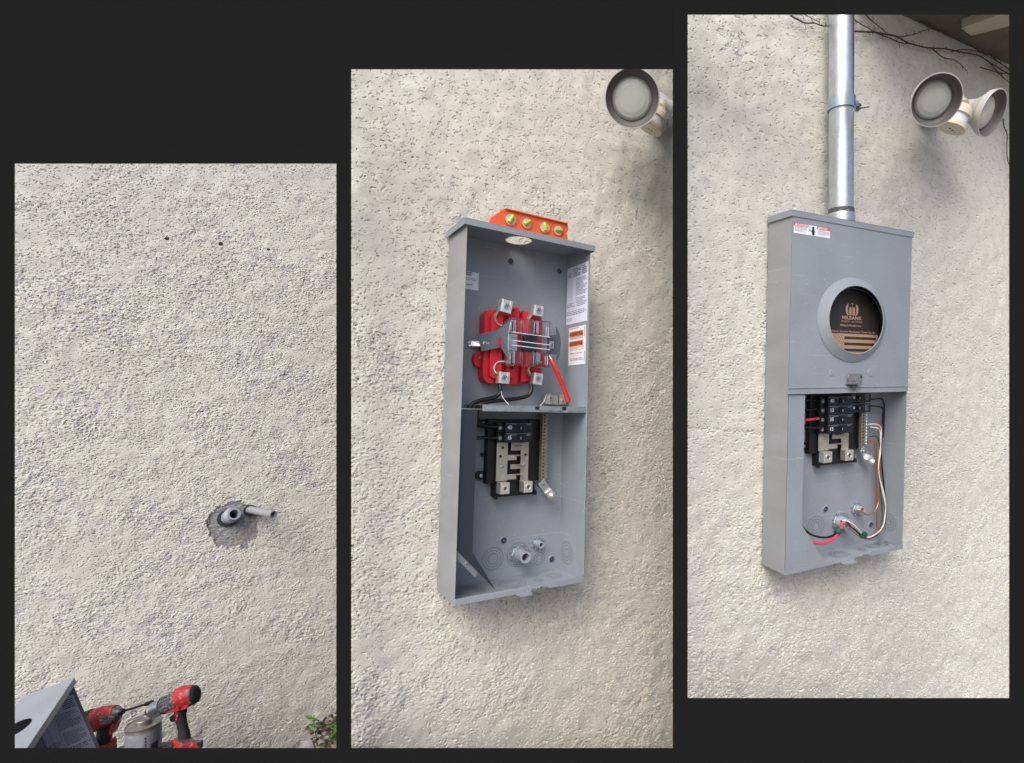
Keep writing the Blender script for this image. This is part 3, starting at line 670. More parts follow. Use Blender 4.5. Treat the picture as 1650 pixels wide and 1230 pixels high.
# shelf underside stop and labels
lb = MB().box(.034, .0780, .7270, .7715, .0018, .0020).build('rating_label', M['labelw'], box2)
pr = MB(); small_print(pr, .038, .062, .757, .770, .0022, .0052, rng, .7); small_print(pr, .038, .075, .7440, .7560, .0022, .0042, rng, .3); small_print(pr, .040, .076, .7310, .7400, .0022, .0048, rng, .6)
pr.build('print', M['ink'], lb)
def side_pt(W): return lambda u, v: (W-.0024, v, u)
lb = MB().box(W-.0021, W-.0018, .6645, .8215, .0080, .1180).build('instruction_label', M['label'], box2)
f3 = lambda u, v: (W-.0024, v, u)
pr = MB(); pb = MB()
small_print(pb, .088, .114, .789, .815, 0, .0048, rng, .6, f3); small_print(pb, .040, .080, .789, .815, 0, .0050, rng, .55, f3)
small_print(pr, .060, .114, .737, .786, 0, .0040, rng, .6, f3); small_print(pr, .062, .112, .706, .733, 0, .0042, rng, .6, f3)
small_print(pr, .012, .056, .706, .722, 0, .0045, rng, .5, f3); small_print(pr, .012, .114, .686, .700, 0, .0045, rng, .6, f3); small_print(pr, .012, .040, .670, .680, 0, .0045, rng, .5, f3)
for u in (.034, .058): pr.add([f3(u, .725), f3(u+.0006, .725), f3(u+.0006, .785), f3(u, .785)], [(0, 1, 2, 3)])
rings(pb, lambda u, v: f3(.024+u, .800+v), (.0070,), .0008)
pr.build('print', M['inkgrey'], lb); pb.build('heading_print', M['ink'], lb)
ROTY = Matrix.Rotation(math.radians(-90), 4, 'Y')
text('emblem_print', 'UL', 0.009, M['ink'], lb, W-.0024, .800, .024, 'CENTER', rot=ROTY)
lb = MB().box(W-.0021, W-.0018, .5520, .6545, .0245, .1130).build('warning_label', M['labelw'], box2)
og = MB()
for y in (.6280, .6020): og.add([f3(.029, y), f3(.100, y), f3(.100, y+.0145), f3(.029, y+.0145)], [(0, 1, 2, 3)])
og.build('warning_band', M['labelorange'], lb)
for y in (.6350, .6090): text('warning_print', '\u25B2WARNING', 0.0125, M['ink'], lb, W-.0028, y, .098, 'LEFT', 0.95, 0.0002, Matrix.Rotation(math.radians(90), 4, 'Y'))
pr = MB(); small_print(pr, .032, .100, .6445, .6520, 0, .0040, rng, .5, f3); small_print(pr, .032, .104, .5760, .5840, 0, .0040, rng, .55, f3); small_print(pr, .034, .104, .5580, .5700, 0, .0040, rng, .5, f3); small_print(pr, .034, .1, .6195, .6265, 0, .0034, rng, .5, f3)
for y0, y1 in ((.625, .650), (.558, .585)): pr.add([f3(.107, y0), f3(.109, y0), f3(.109, y1), f3(.107, y1)], [(0, 1, 2, 3)])
pr.build('print', M['ink'], lb)
pr = MB(); small_print(pr, .032, .104, .586, .600, 0, .0036, rng, .5, f3); small_print(pr, .040, .095, .571, .577, 0, .0036, rng, .5, f3); pr.build('orange_print', M['labelorange'], lb)

# meter socket
sk = bpy.data.objects.new('meter_socket', None); COL.objects.link(sk); sk.parent = box2
def rounded(x0, x1, y0, y1, r, z, n=6):
    P = []
    for cx, cy, a in ((x1-r, y1-r, 0), (x0+r, y1-r, 90), (x0+r, y0+r, 180), (x1-r, y0+r, 270)):
        for k in range(n+1):
            q = math.radians(a + 90*k/n); P.append((cx+math.cos(q)*r, cy+math.sin(q)*r, z))
    return P
rd = MB()
rd.prism(rounded(.0830, .130, .492, .678, .022, .002), (0, 0, .036)); rd.prism(rounded(.1985, .2420, .498, .676, .016, .002), (0, 0, .036))
rd.box(.130, .1985, .495, .682, .002, .026); rd.box(.1445, .1735, .492, .690, .026, .040); rd.box(.1735, .180, .500, .684, .026, .034); rd.box(.184, .1985, .500, .684, .026, .042)
rd.prism(rounded(.0960, .128, .505, .665, .012, .038), (0, 0, .010))
rd.build('socket_block', M['red'], sk, 0.0022, seg=3)
er = MB().prism(rounded(.0665, .0980, .5330, .5710, .0150, .002), (0, 0, .016))
er.build('mounting_ear', M['red'], sk); phillips(sk, .0815, .5560, .019, .0045, M['tin'])
for x, y, r in ((.158, .682, .0028), (.157, .536, .0048), (.157, .508, .002), (.160, .662, .003)):
    MB().lathe((x, y, .0402), (0, 0, 1), [(0, r*1.7), (.0014, r*1.6), (.0014, r), (.0002, r)], 20, close=True).build('boss', M['red'], sk)
    MB().lathe((x, y, .0402), (0, 0, 1), [(0, r), (.0003, r)], 16).build('boss_hole', M['hole'], sk)
for (x0, x1, y0, y1, rz) in ((.1125, .1420, .6680, .7000, -8), (.2010, .2290, .6700, .6975, -3), (.1125, .1410, .4930, .5210, -2), (.2060, .2320, .4945, .5235, -6)):
    cx, cy = (x0+x1)/2, (y0+y1)/2; R_ = Matrix.Translation((cx, cy, 0)) @ Matrix.Rotation(math.radians(rz), 4, 'Z'); hw, hh = (x1-x0)/2, (y1-y0)/2
    b = MB().box(-hw, hw*0.80, -hh, hh, .048, .067, R_); b.box(hw*0.80, hw*0.86, -hh*0.95, hh*0.95, .050, .064, R_); b.box(hw*0.86, hw, -hh, hh, .050, .066, R_)
    b.box(-hw*0.75, -hw*0.62, -hh, hh, .067, .0682, R_); b.box(hw*0.55, hw*0.68, -hh, hh, .067, .0682, R_)
    o = b.build('terminal_lug', M['alum'], sk, 0.0007)
    p = R_ @ Vector((0, 0, 0)); phillips(o, p.x, p.y, .0672, .0072, M['strap']) if False else None
    MB().lathe((p.x, p.y, .0672), (0, 0, 1), [(0, .0078), (.0022, .0076), (.0022, .0060), (.0012, .0055), (.0012, .0)], 24).build('clamp_screw', M['strap'], o)
    cr = MB()
    for q in (20, 110): cr.box(-.0048, .0048, -.0007, .0007, .0686, .0690, Matrix.Translation((p.x, p.y, 0)) @ Matrix.Rotation(math.radians(q), 4, 'Z'))
    cr.build('screw_slot', M['bluehole'], o)
for x, y, s_ in ((.1195, .652, 1), (.2100, .655, 1), (.1200, .532, -1), (.2130, .535, -1)):   # curved line straps
    b = MB().tube(smooth_path([(x-.010, y+.018*s_, .052), (x-.014, y+.004*s_, .046), (x-.004, y-.012*s_, .044), (x+.014, y-.016*s_, .050)]), .0085, 14, squash=.35)
    b.build('line_strap', M['cham'], sk)
for x, y in ((.150, .634), (.212, .637), (.150, .556), (.212, .560)):                      # meter jaws
    b = MB().box(x-.017, x-.0145, y-.016, y+.016, .040, .082); b.box(x-.0105, x-.008, y-.014, y+.014, .040, .084); b.box(x-.006, x-.0035, y-.016, y+.016, .040, .082); b.box(x-.017, x+.010, y-.013, y+.013, .040, .052)
    b.build('meter_jaw', M['galv'], sk, 0.0008)
b = MB().box(.130, .168, .575, .620, .042, .046); b.box(.138, .160, .540, .655, .043, .047); b.build('jumper_plate', M['galv'], sk, 0.001)
b = MB().box(.182, .222, .578, .622, .043, .052); b.build('lever_block', M['black'], sk, 0.002)
# bypass bracket left (dark steel) and right
b = MB(); b.prism([(.0620, .609, .050), (.0735, .569, .050), (.1160, .5810, .066), (.1340, .546, .080), (.1360, .547, .080), (.1300, .575, .074), (.1275, .600, .074), (.1310, .648, .080), (.1250, .649, .080), (.1080, .624, .064)], (0, 0, -.0022))
b.build('bypass_bracket', M['paint_dark'], sk, 0.0005)
b = MB().tube([(.1365, .547, .0800), (.1320, .556, .0800), (.1295, .580, .0795), (.1290, .612, .0795), (.1312, .634, .080), (.1345, .649, .0800)], .0010, 8); b.build('bracket_edge', M['galv'], sk)
b = MB().prism([(.0535, .5915, .004), (.0560, .5845, .004), (.0640, .582, .004), (.0920, .585, .020), (.0920, .598, .020), (.064, .599, .004), (.0560, .597, .004)], (0, 0, .002)); b.build('bracket_foot', M['galv'], sk, 0.0008)
MB().lathe((.0625, .5905, .006), (0, 0, 1), [(0, .0042), (.0012, .0038), (.0012, .002)], 20, close=True).build('eyelet', M['cham'], sk)
MB().lathe((.0725, .5895, .0105), (0, 0, 1), [(0, .0022), (.0006, .0022)], 16).build('slot', M['hole'], sk)
phillips(sk, .0795, .5890, .052, .0058, M['strap']); phillips(sk, .0885, .5890, .055, .0036, M['strap'])
b = MB().box(.1085, .1150, .582, .606, .0665, .0675); b.build('bracket_slot', M['red'], sk)
b = MB().prism([(.2455, .622, .060), (.2700, .6270, .062), (.2690, .6480, .062), (.2740, .6440, .062), (.2820, .6260, .062), (.2850, .6030, .062), (.2820, .5750, .062), (.2760, .5600, .062), (.2720, .5610, .062), (.2730, .5760, .062), (.2450, .574, .060)], (0, 0, -.0018)); b.build('lever_bracket', M['paint_dark'], sk, 0.0005)
b = MB().box(.2485, .2620, .589, .609, .0625, .066); b.build('bracket_nut', M['galv'], sk, 0.001); phillips(sk, .2545, .599, .066, .0055, M['strap'])
# clear shield: plates with walls and ribs
cl = MB()
for (x0, x1, y0, y1) in ((.133, .163, .616, .655), (.166, .2385, .610, .655), (.133, .163, .541, .574), (.166, .2385, .538, .574)):
    cl.box(x0, x1, y0, y1, .0855, .0868); cl.box(x0, x0+.0012, y0, y1, .070, .0855); cl.box(x1-.0012, x1, y0, y1, .070, .0855); cl.box(x0, x1, y1-.0012, y1, .070, .0855); cl.box(x0, x1, y0, y0+.0012, .070, .0855)
cl.box(.135, .2385, .577, .606, .0855, .0868)
cl.build('clear_shield', M['clear'], sk, 0.0006)
for y in (.6160, .5960, .5840): MB().tube([(.134, y+.002, .0882), (.2385, y-.001, .0882)], .0011, 8).build('shield_rib', M['inkwhite'], sk)
for y0, y1 in ((.640, .616), (.565, .545)): MB().tube([(.2265, y0, .0880), (.2330, y0, .0880), (.2330, y1, .0880), (.2265, y1, .0880), (.2265, y0, .0880)], .0008, 6).build('shield_rib', M['inkwhite'], sk)
# red bypass lever
b = MB().tube(smooth_path([(.2452, .5605, .083), (.2560, .5350, .088), (.2800, .4900, .088), (.2965, .4560, .086)]), [.0046]+[.0060]*15+[.0070]*3, 14); b.build('lever_sleeve', M['redvinyl'], sk)
MB().lathe((.2965, .4560, .086), (.25, -.9, -.05), [(0, .0062), (.0035, .0055), (.006, .0030), (.0068, 0)], 18).build('lever_tip', M['redvinyl'], sk)
MB().tube([(.2410, .5720, .078), (.2455, .5600, .083)], .0032, 10).build('lever_rod', M['galv'], sk)
# neutral lugs above the shelf
b = MB(); b.box(.2560, .2740, .4460, .4720, .020, .040); b.box(.2760, .2960, .4450, .4690, .020, .034); b.box(.298, .318, .4455, .4720, .020, .040); b.box(.2640, .2660, .444, .473, .040, .044)
b.build('neutral_lug', M['cham'], box2, 0.0012); phillips(box2, .2685, .4620, .0402, .0062, M['strap']); phillips(box2, .3060, .4560, .0402, .0062, M['strap'])
MB().tube(smooth_path([(.2150, .4405, .090), (.235, .452, .070), (.256, .4670, .040)]), .0010, 8).build('bond_wire', M['inkwhite'], box2)
MB().tube(smooth_path([(.1205, .487, .060), (.1210, .462, .070), (.1300, .4410, .090)]), .0008, 8).build('tag_string', M['white_w'], box2)
cw_ = [[(.1185, .4920, .056), (.1198, .4780, .060), (.1150, .4640, .060), (.0960, .4560, .060), (.0700, .4500, .060), (.0520, .4420, .060), (.0410, .4260, .060), (.0400, .400, .050)],
       [(.2040, .4960, .056), (.2035, .4790, .060), (.1950, .4660, .060), (.1700, .4580, .060), (.1250, .4520, .060), (.0900, .4470, .060), (.0700, .4400, .060), (.0640, .4300, .058), (.0650, .4080, .055), (.0740, .3950, .050), (.0960, .3880, .046), (.1230, .3865, .046)],
       [(.0560, .3590, .035), (.0900, .3600, .044), (.1230, .3595, .046)]]
for p in cw_:
    MB().tube(smooth_path(p, 8), .0050 if len(p) > 3 else .0040, 12).build('cable', M['blackw'], box2)
ident = lambda v: v
breakers(box2, ident, ident, ident, [(.3965, .3715, '40', 'L'), (.3710, .3475, '15', 'L')], rng)
neutral_bar(box2, ident, ident, ident, .421, .2520, rng)

# ---- right opening: covered box ----------------------------------------------
W, H, D = 0.4348, 0.86, 0.0771
SX = 1.311
box3 = empty('meter_box', 'grey meter box with its cover on and round meter window, under the riser pipe', 'meter box', W3, group='grey electrical meter boxes')
shell(box3, W, H, D, SX, hubpos=(.197, .043, .036, .028), e=0.0045, h=0.0150, flange=0.011)
for x, y in ((.217, .1151), (.3991, .0505)): dimple(box3, x, y, .0072, 1.2)
back_ko(box3, .1838, .0733, (.011, .019, .0265), 1.15); back_ko(box3, .2780, .0700, (.028, .0235), 1.2); back_ko(box3, .3509, .0550, (.008, .0145), 1.25)
side_ko(box3, W, .0613, .0330, (.009, .0165, .0235))
bot_ko(box3, .2310, .0400, (.012, .018, .0235), 1.3); bot_ko(box3, .3166, .0400, (.006, .010), 1.3); bot_ko(box3, .3728, .0300, (.008, .013, .017), 1.3)
o = rings(MB(), lambda u, v: (.4120+u*1.2, .0065+0*v, .0330+v), (.0125,), .0022).build('bonding_ring', M['strap'], box3)
fitting(box3, .2700, .0760, .0150, .030, 1.15, .0225, (-0.05, -0.05)); fitting(box3, .3367, .1032, .0095, .018, 1.15, .0145)
fx3 = lambda x: x*SX*0.985; fy3 = lambda y: y + .0262; fz3 = lambda z: .0017 + z*.62
rows3 = [(.4225, .3960, '40', 'L'), (.3955, .3715, '15', 'L'), (.3710, .3475, '30', 'L'), (.3470, .3235, '15', 'L'), (.3730, .3480, '20', 'R'), (.4010, .3760, '20', 'R')]
rows3 = [(a-.0262+.0005, b-.0262+.0, n, c) for a, b, n, c in [(.4490, .4225, '40', 'L')] ] if False else rows3
rows3 = [(.3930, .3690, '40', 'L'), (.3690, .3455, '15', 'L'), (.3455, .3210, '35', 'L'), (.3205, .2965, '15', 'L'), (.3725, .3475, '20', 'R'), (.3995, .3745, '20', 'R')]
breakers(box3, fx3, fy3, fz3, rows3, rng); neutral_bar(box3, fx3, fy3, fz3, .395, .2560, rng)
# cover with the round meter window
cv = MB().plate_hole(.0005, W-.0005, .4460, .8470, D+.0010, D+.0028, .2110, .6135, .1190, .1015)
cv.box(-.0060, W-.0018, .4440, .4472, D+.0030, D+.0062); cv.box(-.0060, W-.0018, .4305, .4440, D+.0030, D+.0045)
cover = cv.build('meter_cover', M['paint'], box3, 0.0005)
rg = MB().lathe((.2110, .6135, D+.0027), (0, 0, 1), [(0, .1060), (.0020, .1055), (.0125, .0872), (.0140, .0852), (.0138, .0838), (.0125, .0836)], 72, 1.17, (1, 0, 0), close=True)
rg.build('meter_ring', M['paint'], cover)
for x, y, r in ((.1400, .4807, .0090), (.2841, .4817, .0130)):
    MB().lathe((x, y, D+.0028), (0, 0, 1), [(0, r*.85), (.0008, r*.80), (.0010, r*.7)], 28, 1.15, (1, 0, 0)).build('blank_plug', M['paint'], cover)
hp = MB().prism(rounded(.1890, .2430, .4600, .4790, .0085, D+.010), (0, 0, .0016)); hp.box(.1890, .2350, .4530, .4545, D+.0030, D+.020); hp.box(.190, .232, .4545, .4600, D+.0095, D+.0115)
hs = hp.build('seal_hasp', M['steel'], cover, 0.0006); MB().lathe((.2360, .4710, D+.0117), (0, 0, 1), [(0, .0035), (.0003, .0035)], 16).build('slot', M['hole'], hs)
MB().box(.2050, .2220, .4420, .4530, D+.0062, D+.0120).build('latch_block', M['paint_dark'], hs)
# danger sticker
st = MB().box(.0038, .1225, .8075, .8310, D+.0029, D+.0031).build('danger_label', M['labelw'], cover)
rb = MB().box(.0038, .0475, .8245, .8310, D+.0031, D+.0033); rb.box(.0790, .1225, .8245, .8310, D+.0031, D+.0033); rb.build('red_band', M['labelred'], st)
text('danger_print', '\u25B2DANGER', 0.0072, M['labelw'], st, .0070, .8276, D+.0035, 'LEFT', 1.05, .0001); text('danger_print', '\u25B2PELIGRO', 0.0072, M['labelw'], st, .0815, .8276, D+.0035, 'LEFT', 0.95, .0001)
pr = MB(); small_print(pr, .0075, .0450, .8090, .8230, D+.0033, .0024, rng, .45); small_print(pr, .0820, .1195, .8090, .8230, D+.0033, .0024, rng, .45); pr.build('print', M['inkgrey'], st)
hd = MB().prism(rounded(.0625, .0700, .8165, .8290, .0034, D+.0032), (0, 0, .0002)); hd.prism([(.0600, .8190, D+.0032), (.0725, .8190, D+.0032), (.0710, .8135, D+.0032), (.0700, .8085, D+.0032), (.0635, .8085, D+.0032)], (0, 0, .0002))
hd.tube([(.0495, .8290, D+.0034), (.0560, .8240, D+.0034), (.0535, .8200, D+.0034), (.0600, .8170, D+.0034)], .0006, 6); hd.build('shock_hand_print', M['ink'], st)
# card behind the window
cc = (.2330, .6000); CZ = .0560
cd = MB().lathe((cc[0], cc[1], CZ-.002), (0, 0, 1), [(0, .0925), (.002, .0925)], 64, 1.18, (1, 0, 0)).build('card_disc', M['cardk'], cover)
cv2 = MB(); ZK = CZ+.0004
ytop = .5810
pts = []
for k in range(0, 41):
    x = cc[0] - .0925*1.18 + k/40*2*.0925*1.18; y = cc[1] - .0925*math.sqrt(max(0, 1-((x-cc[0])/(.0925*1.18))**2)); pts.append((x, min(y, ytop), ZK))
fl_ = MB().prism([(pts[0][0]+.0035, ytop, ZK)] + [p for p in pts if p[1] < ytop-.0005] + [(pts[-1][0]-.0035, ytop, ZK)], (0, 0, .0002)); fl_.build('kraft_field', M['kraft'], cd)
sr = MB()
for k, y in enumerate((.5700, .5545, .5390, .5235)):
    yy0, yy1 = y-.0030, y+.0040
    half = .0925*1.18*math.sqrt(max(0, 1-((yy0-cc[1])/.0925)**2)) - .003
    x0 = .2095 if k < 3 else cc[0]-half+.004
    sr.box(x0, min(cc[0]+half, .330), yy0, yy1, ZK+.0003, ZK+.0005)
sr.build('stripes', M['kink'], cd)
sd = MB(); r_ = 0
for j, y in enumerate([.5765-.0052*i for i in range(9)]):
    for i in range(7):
        x = .1560 + i*.0078 + (j % 2)*.0039
        if x < .2060 and ((x-cc[0])/(.0925*1.18))**2 + ((y-cc[1])/.0925)**2 < .93 : sd.lathe((x, y, ZK+.0003), (0, 0, 1), [(0, .0013), (.0002, .0013)], 8)
sd.build('stars', M['kink'], cd)
lx, ly, LZ = .2360, .6430, CZ+.0002
lg = MB()
def lens_shape(cx, s_):
    P = []
    for k in range(13):
        q = -math.pi/2 + math.pi*k/12; P.append((cx + s_*.0120*math.cos(q), ly + .0150*math.sin(q), LZ))
    for k in range(11, 0, -1):
        q = -math.pi/2 + math.pi*k/12; P.append((cx + s_*.0030*math.cos(q), ly + .0150*math.sin(q), LZ))
    return P if s_ > 0 else P[::-1]
lg.prism(lens_shape(lx-.0120, -1), (0, 0, .0002)); lg.prism(lens_shape(lx+.0120, 1), (0, 0, .0002))
for dx, h0 in ((-.0068, .0030), (0.0068, .0030)):
    lg.prism([(lx+dx-.0040, ly-.0140, LZ), (lx+dx+.0040, ly-.0150, LZ), (lx+dx+.0040, ly+h0, LZ), (lx+dx+.0020, ly+h0+.0035, LZ), (lx+dx-.0020, ly+h0+.0035, LZ), (lx+dx-.0040, ly+h0, LZ)], (0, 0, .0002))
lg.box(lx-.0009, lx+.0009, ly-.0145, ly+.0135, LZ, LZ+.0002); lg.prism([(lx, ly+.0110, LZ), (lx+.0045, ly+.0165, LZ), (lx-.0045, ly+.0165, LZ)], (0, 0, .0002))
lg.build('logo_print', M['kraft'], cd)
text('card_print', 'MILBANK', 0.0125, M['kraft'], cd, lx, .6215, LZ+.0002, 'CENTER', 1.40, .0003)
text('card_print', 'ENERGY \u00B7 AT WORK', 0.0062, M['kraft'], cd, lx, .6120, LZ+.0002, 'CENTER', 1.35, .00005)
text('card_print', 'MilbankWorks.com', 0.0078, M['kraft'], cd, lx-.0030, .6020, LZ+.0002, 'CENTER', 1.25, .0001)
text('card_print', 'Family Owned | American Manufacturer | Kansas City, MO', 0.0070, M['kraft'], cd, .2345, .5865, LZ+.0002, 'CENTER', 1.12, .0001)
MB().tube(smooth_path([(cc[0]+.0925*1.18*math.cos(q)*1.03, cc[1]+.0925*math.sin(q)*1.03, CZ+.010) for q in [math.radians(a) for a in range(-5, 125, 10)]]), .0008, 6).build('clear_rim', M['inkgrey'], cover)
MB().box(.10, .36, .505, .700, .0300, .0310).build('inner_shade_sheet', M['kink'], cover)  # dark colour stands for the deep shade behind the card
# wireway cover at the left of the breaker bay
ww = MB().prism([(.0030, .4290, D-.0012), (.0030, .0115, D-.0012), (.1345, .0115, D-.0012), (.0535, .1130, D-.0012), (.0550, .4290, D-.0012)], (0, 0, .0016)); ww.build('wireway_cover', M['paint'], box3, 0.0004)
MB().prism([(.0545, .4290, D-.0014), (.0530, .1130, D-.0014), (.0530, .1130, .012), (.0545, .4290, .012)], (.0012, 0, 0)).build('wireway_side', M['paint_dark'], box3)
# wires
def wire(root, pts, r, m, name='wire'): return MB().tube(smooth_path(pts, 8), r, 10).build(name, M[m], root)
wire(box3, [(.0900, .3590, .024), (.1250, .3615, .030), (.1530, .3635, .031)], .0032, 'red_w')
wire(box3, [(.0900, .3370, .024), (.1150, .3420, .030), (.1450, .3400, .031), (.1630, .3370, .032)], .0028, 'blackw')
wire(box3, [(.0900, .3850, .024), (.1450, .3880, .031)], .0022, 'blackw'); wire(box3, [(.0900, .4120, .024), (.1450, .4090, .031)], .0022, 'blackw')
wire(box3, [(.3480, .3394, .026), (.3700, .3395, .030), (.3890, .3330, .030), (.3965, .3230, .030), (.3960, .2900, .030), (.3900, .2300, .030), (.3930, .1950, .030), (.4130, .1500, .030), (.4230, .1150, .030), (.4240, .0900, .030), (.4150, .0620, .033), (.3900, .0420, .038), (.3500, .0340, .043), (.3130, .0420, .048), (.2830, .0680, .050), (.2520, .0900, .046), (.2420, .0900, .036)], .0016, 'white_w')
wire(box3, [(.3571, .3316, .026), (.3811, .3270, .030), (.3930, .3120, .030), (.3930, .2600, .032), (.3870, .2150, .032), (.4060, .1500, .032), (.4200, .1100, .032), (.4200, .0850, .032), (.4050, .0510, .036), (.3698, .0375, .041), (.3320, .0345, .046), (.3050, .0500, .051), (.2740, .0760, .051), (.2450, .0930, .046)], .0016, 'white_w')
wire(box3, [(.3560, .3900, .028), (.4010, .3830, .028), (.4060, .3500, .026), (.4040, .2600, .026), (.4180, .1700, .026), (.4280, .1180, .026), (.4270, .0820, .028), (.4120, .0500, .032), (.3650, .0290, .040), (.3200, .0360, .046), (.2850, .0590, .048), (.2500, .0850, .044)], .0021, 'blackw')
wire(box3, [(.3560, .4080, .028), (.4000, .4060, .028), (.4130, .3700, .026), (.4100, .3000, .026)], .0021, 'blackw')
wire(box3, [(.3500, .2958, .026), (.3680, .2940, .030), (.3830, .2820, .028), (.3890, .2600, .024), (.3960, .1900, .020), (.4010, .1100, .018), (.4060, .0420, .018)], .0018, 'copper')
wire(box3, [(.3500, .2900, .026), (.3650, .2895, .028), (.3760, .2760, .026), (.3860, .2300, .024), (.3930, .1600, .026), (.3950, .1200, .028), (.3760, .0950, .030), (.3500, .0905, .030), (.3290, .1020, .028), (.3200, .1080, .018)], .0017, 'copper')
wire(box3, [(.4060, .0430, .018), (.3700, .0300, .040), (.3250, .0320, .044), (.2850, .0500, .047), (.2460, .0860, .044)], .0017, 'copper')
wire(box3, [(.0600, .1250, .040), (.0810, .0990, .050), (.1158, .0733, .052), (.1655, .0600, .052), (.2033, .0650, .052), (.2260, .0800, .048), (.2370, .0900, .038)], .0028, 'blackw')
wire(box3, [(.0850, .0620, .048), (.1150, .0550, .055), (.1520, .0485, .057), (.1852, .0545, .057), (.2144, .0700, .054), (.2330, .0880, .044)], .0037, 'red_w')
wire(box3, [(.3500, .3050, .026), (.3720, .3060, .030), (.3870, .2950, .030), (.3960, .2600, .028), (.4020, .1900, .024), (.4120, .1300, .024), (.4160, .0800, .026), (.3980, .0480, .034), (.3550, .0310, .042), (.3100, .0400, .047), (.2650, .0740, .047)], .0014, 'vine')
wire(box3, [(.3560, .3460, .026), (.3800, .3480, .030), (.3960, .3380, .030), (.4010, .3100, .028), (.3990, .2500, .026), (.4080, .1900, .024)], .0015, 'copper')
for p, q in (((.2010, .0660, .0545), (.2140, .0760, .0530)), ((.3000, .0470, .052), (.3150, .0470, .050))):
    MB().tube([p, q], .0085, 12).build('tape_wrap', M['tape'], box3)

# riser pipe, hub and strap on the right wall
def riser():
    r = empty('riser_pipe', 'galvanised steel riser pipe strapped to the right wall above the covered meter box', 'pipe', W3 @ Matrix.Translation((.2005, .862, .045)))
    lean = Vector((-.0155, .483, 0))
    L_ = Vector((-.0255, .795, 0))
    MB().tube([Vector((0, .022, 0)), L_], .0300, 48).build('pipe', M['galv'], r)
    MB().lathe((0, 0, 0), (0, 1, 0), [(0, .0345), (.018, .0335), (.022, .0325)], 48).build('hub', M['zinc'], r)
    MB().lathe((0, .0222, 0), (-.03, 1, 0), [(0, .0315), (.012, .0315), (.013, .0305)], 48).build('sealing_ring', M['drillgrey'], r)
    s0 = L_ * (.294/.795); st = MB().lathe(s0, (-.03, 1, 0), [(-.0140, .0312), (-.0140, .0342), (.0140, .0342), (.0140, .0312)], 48, close=True).build('strap', M['strap'], r)
    c = s0 + Vector((.0330, 0, .004))
    MB().box(c.x-.002, c.x+.012, c.y-.0115, c.y+.0125, .006, .0085).build('strap_ear', M['strap'], st, .0005) if False else None
    e = MB(); e.box(c.x-.006, c.x+.014, c.y-.014, c.y+.014, .012, .0150); e.box(c.x-.006, c.x+.014, c.y-.014, c.y+.014, -.004, -.0010); e.build('strap_ear', M['strap'], st, .0006)
    MB().tube([(c.x+.004, c.y, -.012), (c.x+.020, c.y-.008, .040)], .0034, 10).build('bolt', M['zinc'], st)
    MB().lathe((c.x+.010, c.y-.002, .0150), (.3, -.15, 1), [(0, .0082), (.006, .0082)], 6, smooth=False).build('nut', M['drillgrey'], st)
riser()

# ------------------------------------------------------------------ spirit level on the open box
lv = empty('spirit_level', 'orange spirit level with four green vials lying on the open meter box', 'spirit level', W2 @ Matrix.Translation((.0560, .8605, .105)))
LL = .2160
body = MB()
body.prism([(0, 0, 0), (LL-.006, 0, 0), (LL+.0005, .012, 0), (LL-.0050, .024, 0), (LL+.0010, .036, 0), (LL-.002, .0500, 0), (.0400, .0500, 0), (0.006, .020, 0)], (0, 0, .004))
body.box(.006, LL-.003, -.0, .003, -.012, .010); body.box(.041, LL-.004, .0470, .0503, -.012, .010)
body.build('body', M['orange'], lv, .0009)
for i, (x, r, tlt) in enumerate(((.0560, .0165, 60), (.0985, .0150, 35), (.1480, .0158, 100), (.1860, .0150, 0))):
    VY = .0270
    fr = MB().lathe((x, VY, .0042), (0, 0, 1), [(0, r), (.0022, r), (.0022, r*.86), (.0004, r*.84)], 32, close=True).build('vial_frame', M['orange'], lv)
    MB().lathe((x, VY, .0043), (0, 0, 1), [(0, r*.86), (.0006, r*.86)], 28).build('window', M['lens'], fr)
    q = math.radians(tlt); dv = Vector((math.cos(q), math.sin(q), 0))*r*.62; c = Vector((x, VY, .0080))
    MB().tube([c-dv, c-dv*.8, c+dv*.8, c+dv], [r*.30, r*.33, r*.33, r*.30], 8).build('vial', M['vialg'], fr)
    ln = MB()
    for s_ in (-.28, .28): ln.tube([c+dv*s_-Vector((-dv.y, dv.x, 0)).normalized()*r*.33+Vector((0, 0, .0036)), c+dv*s_+Vector((-dv.y, dv.x, 0)).normalized()*r*.33+Vector((0, 0, .0036))], .0004, 6)
    ln.build('vial_lines', M['ink'], fr)
pr = MB(); small_print(pr, .113, .130, .026, .035, .0043, .0040, rng, .6); pr.build('print', M['labelorange'], lv)

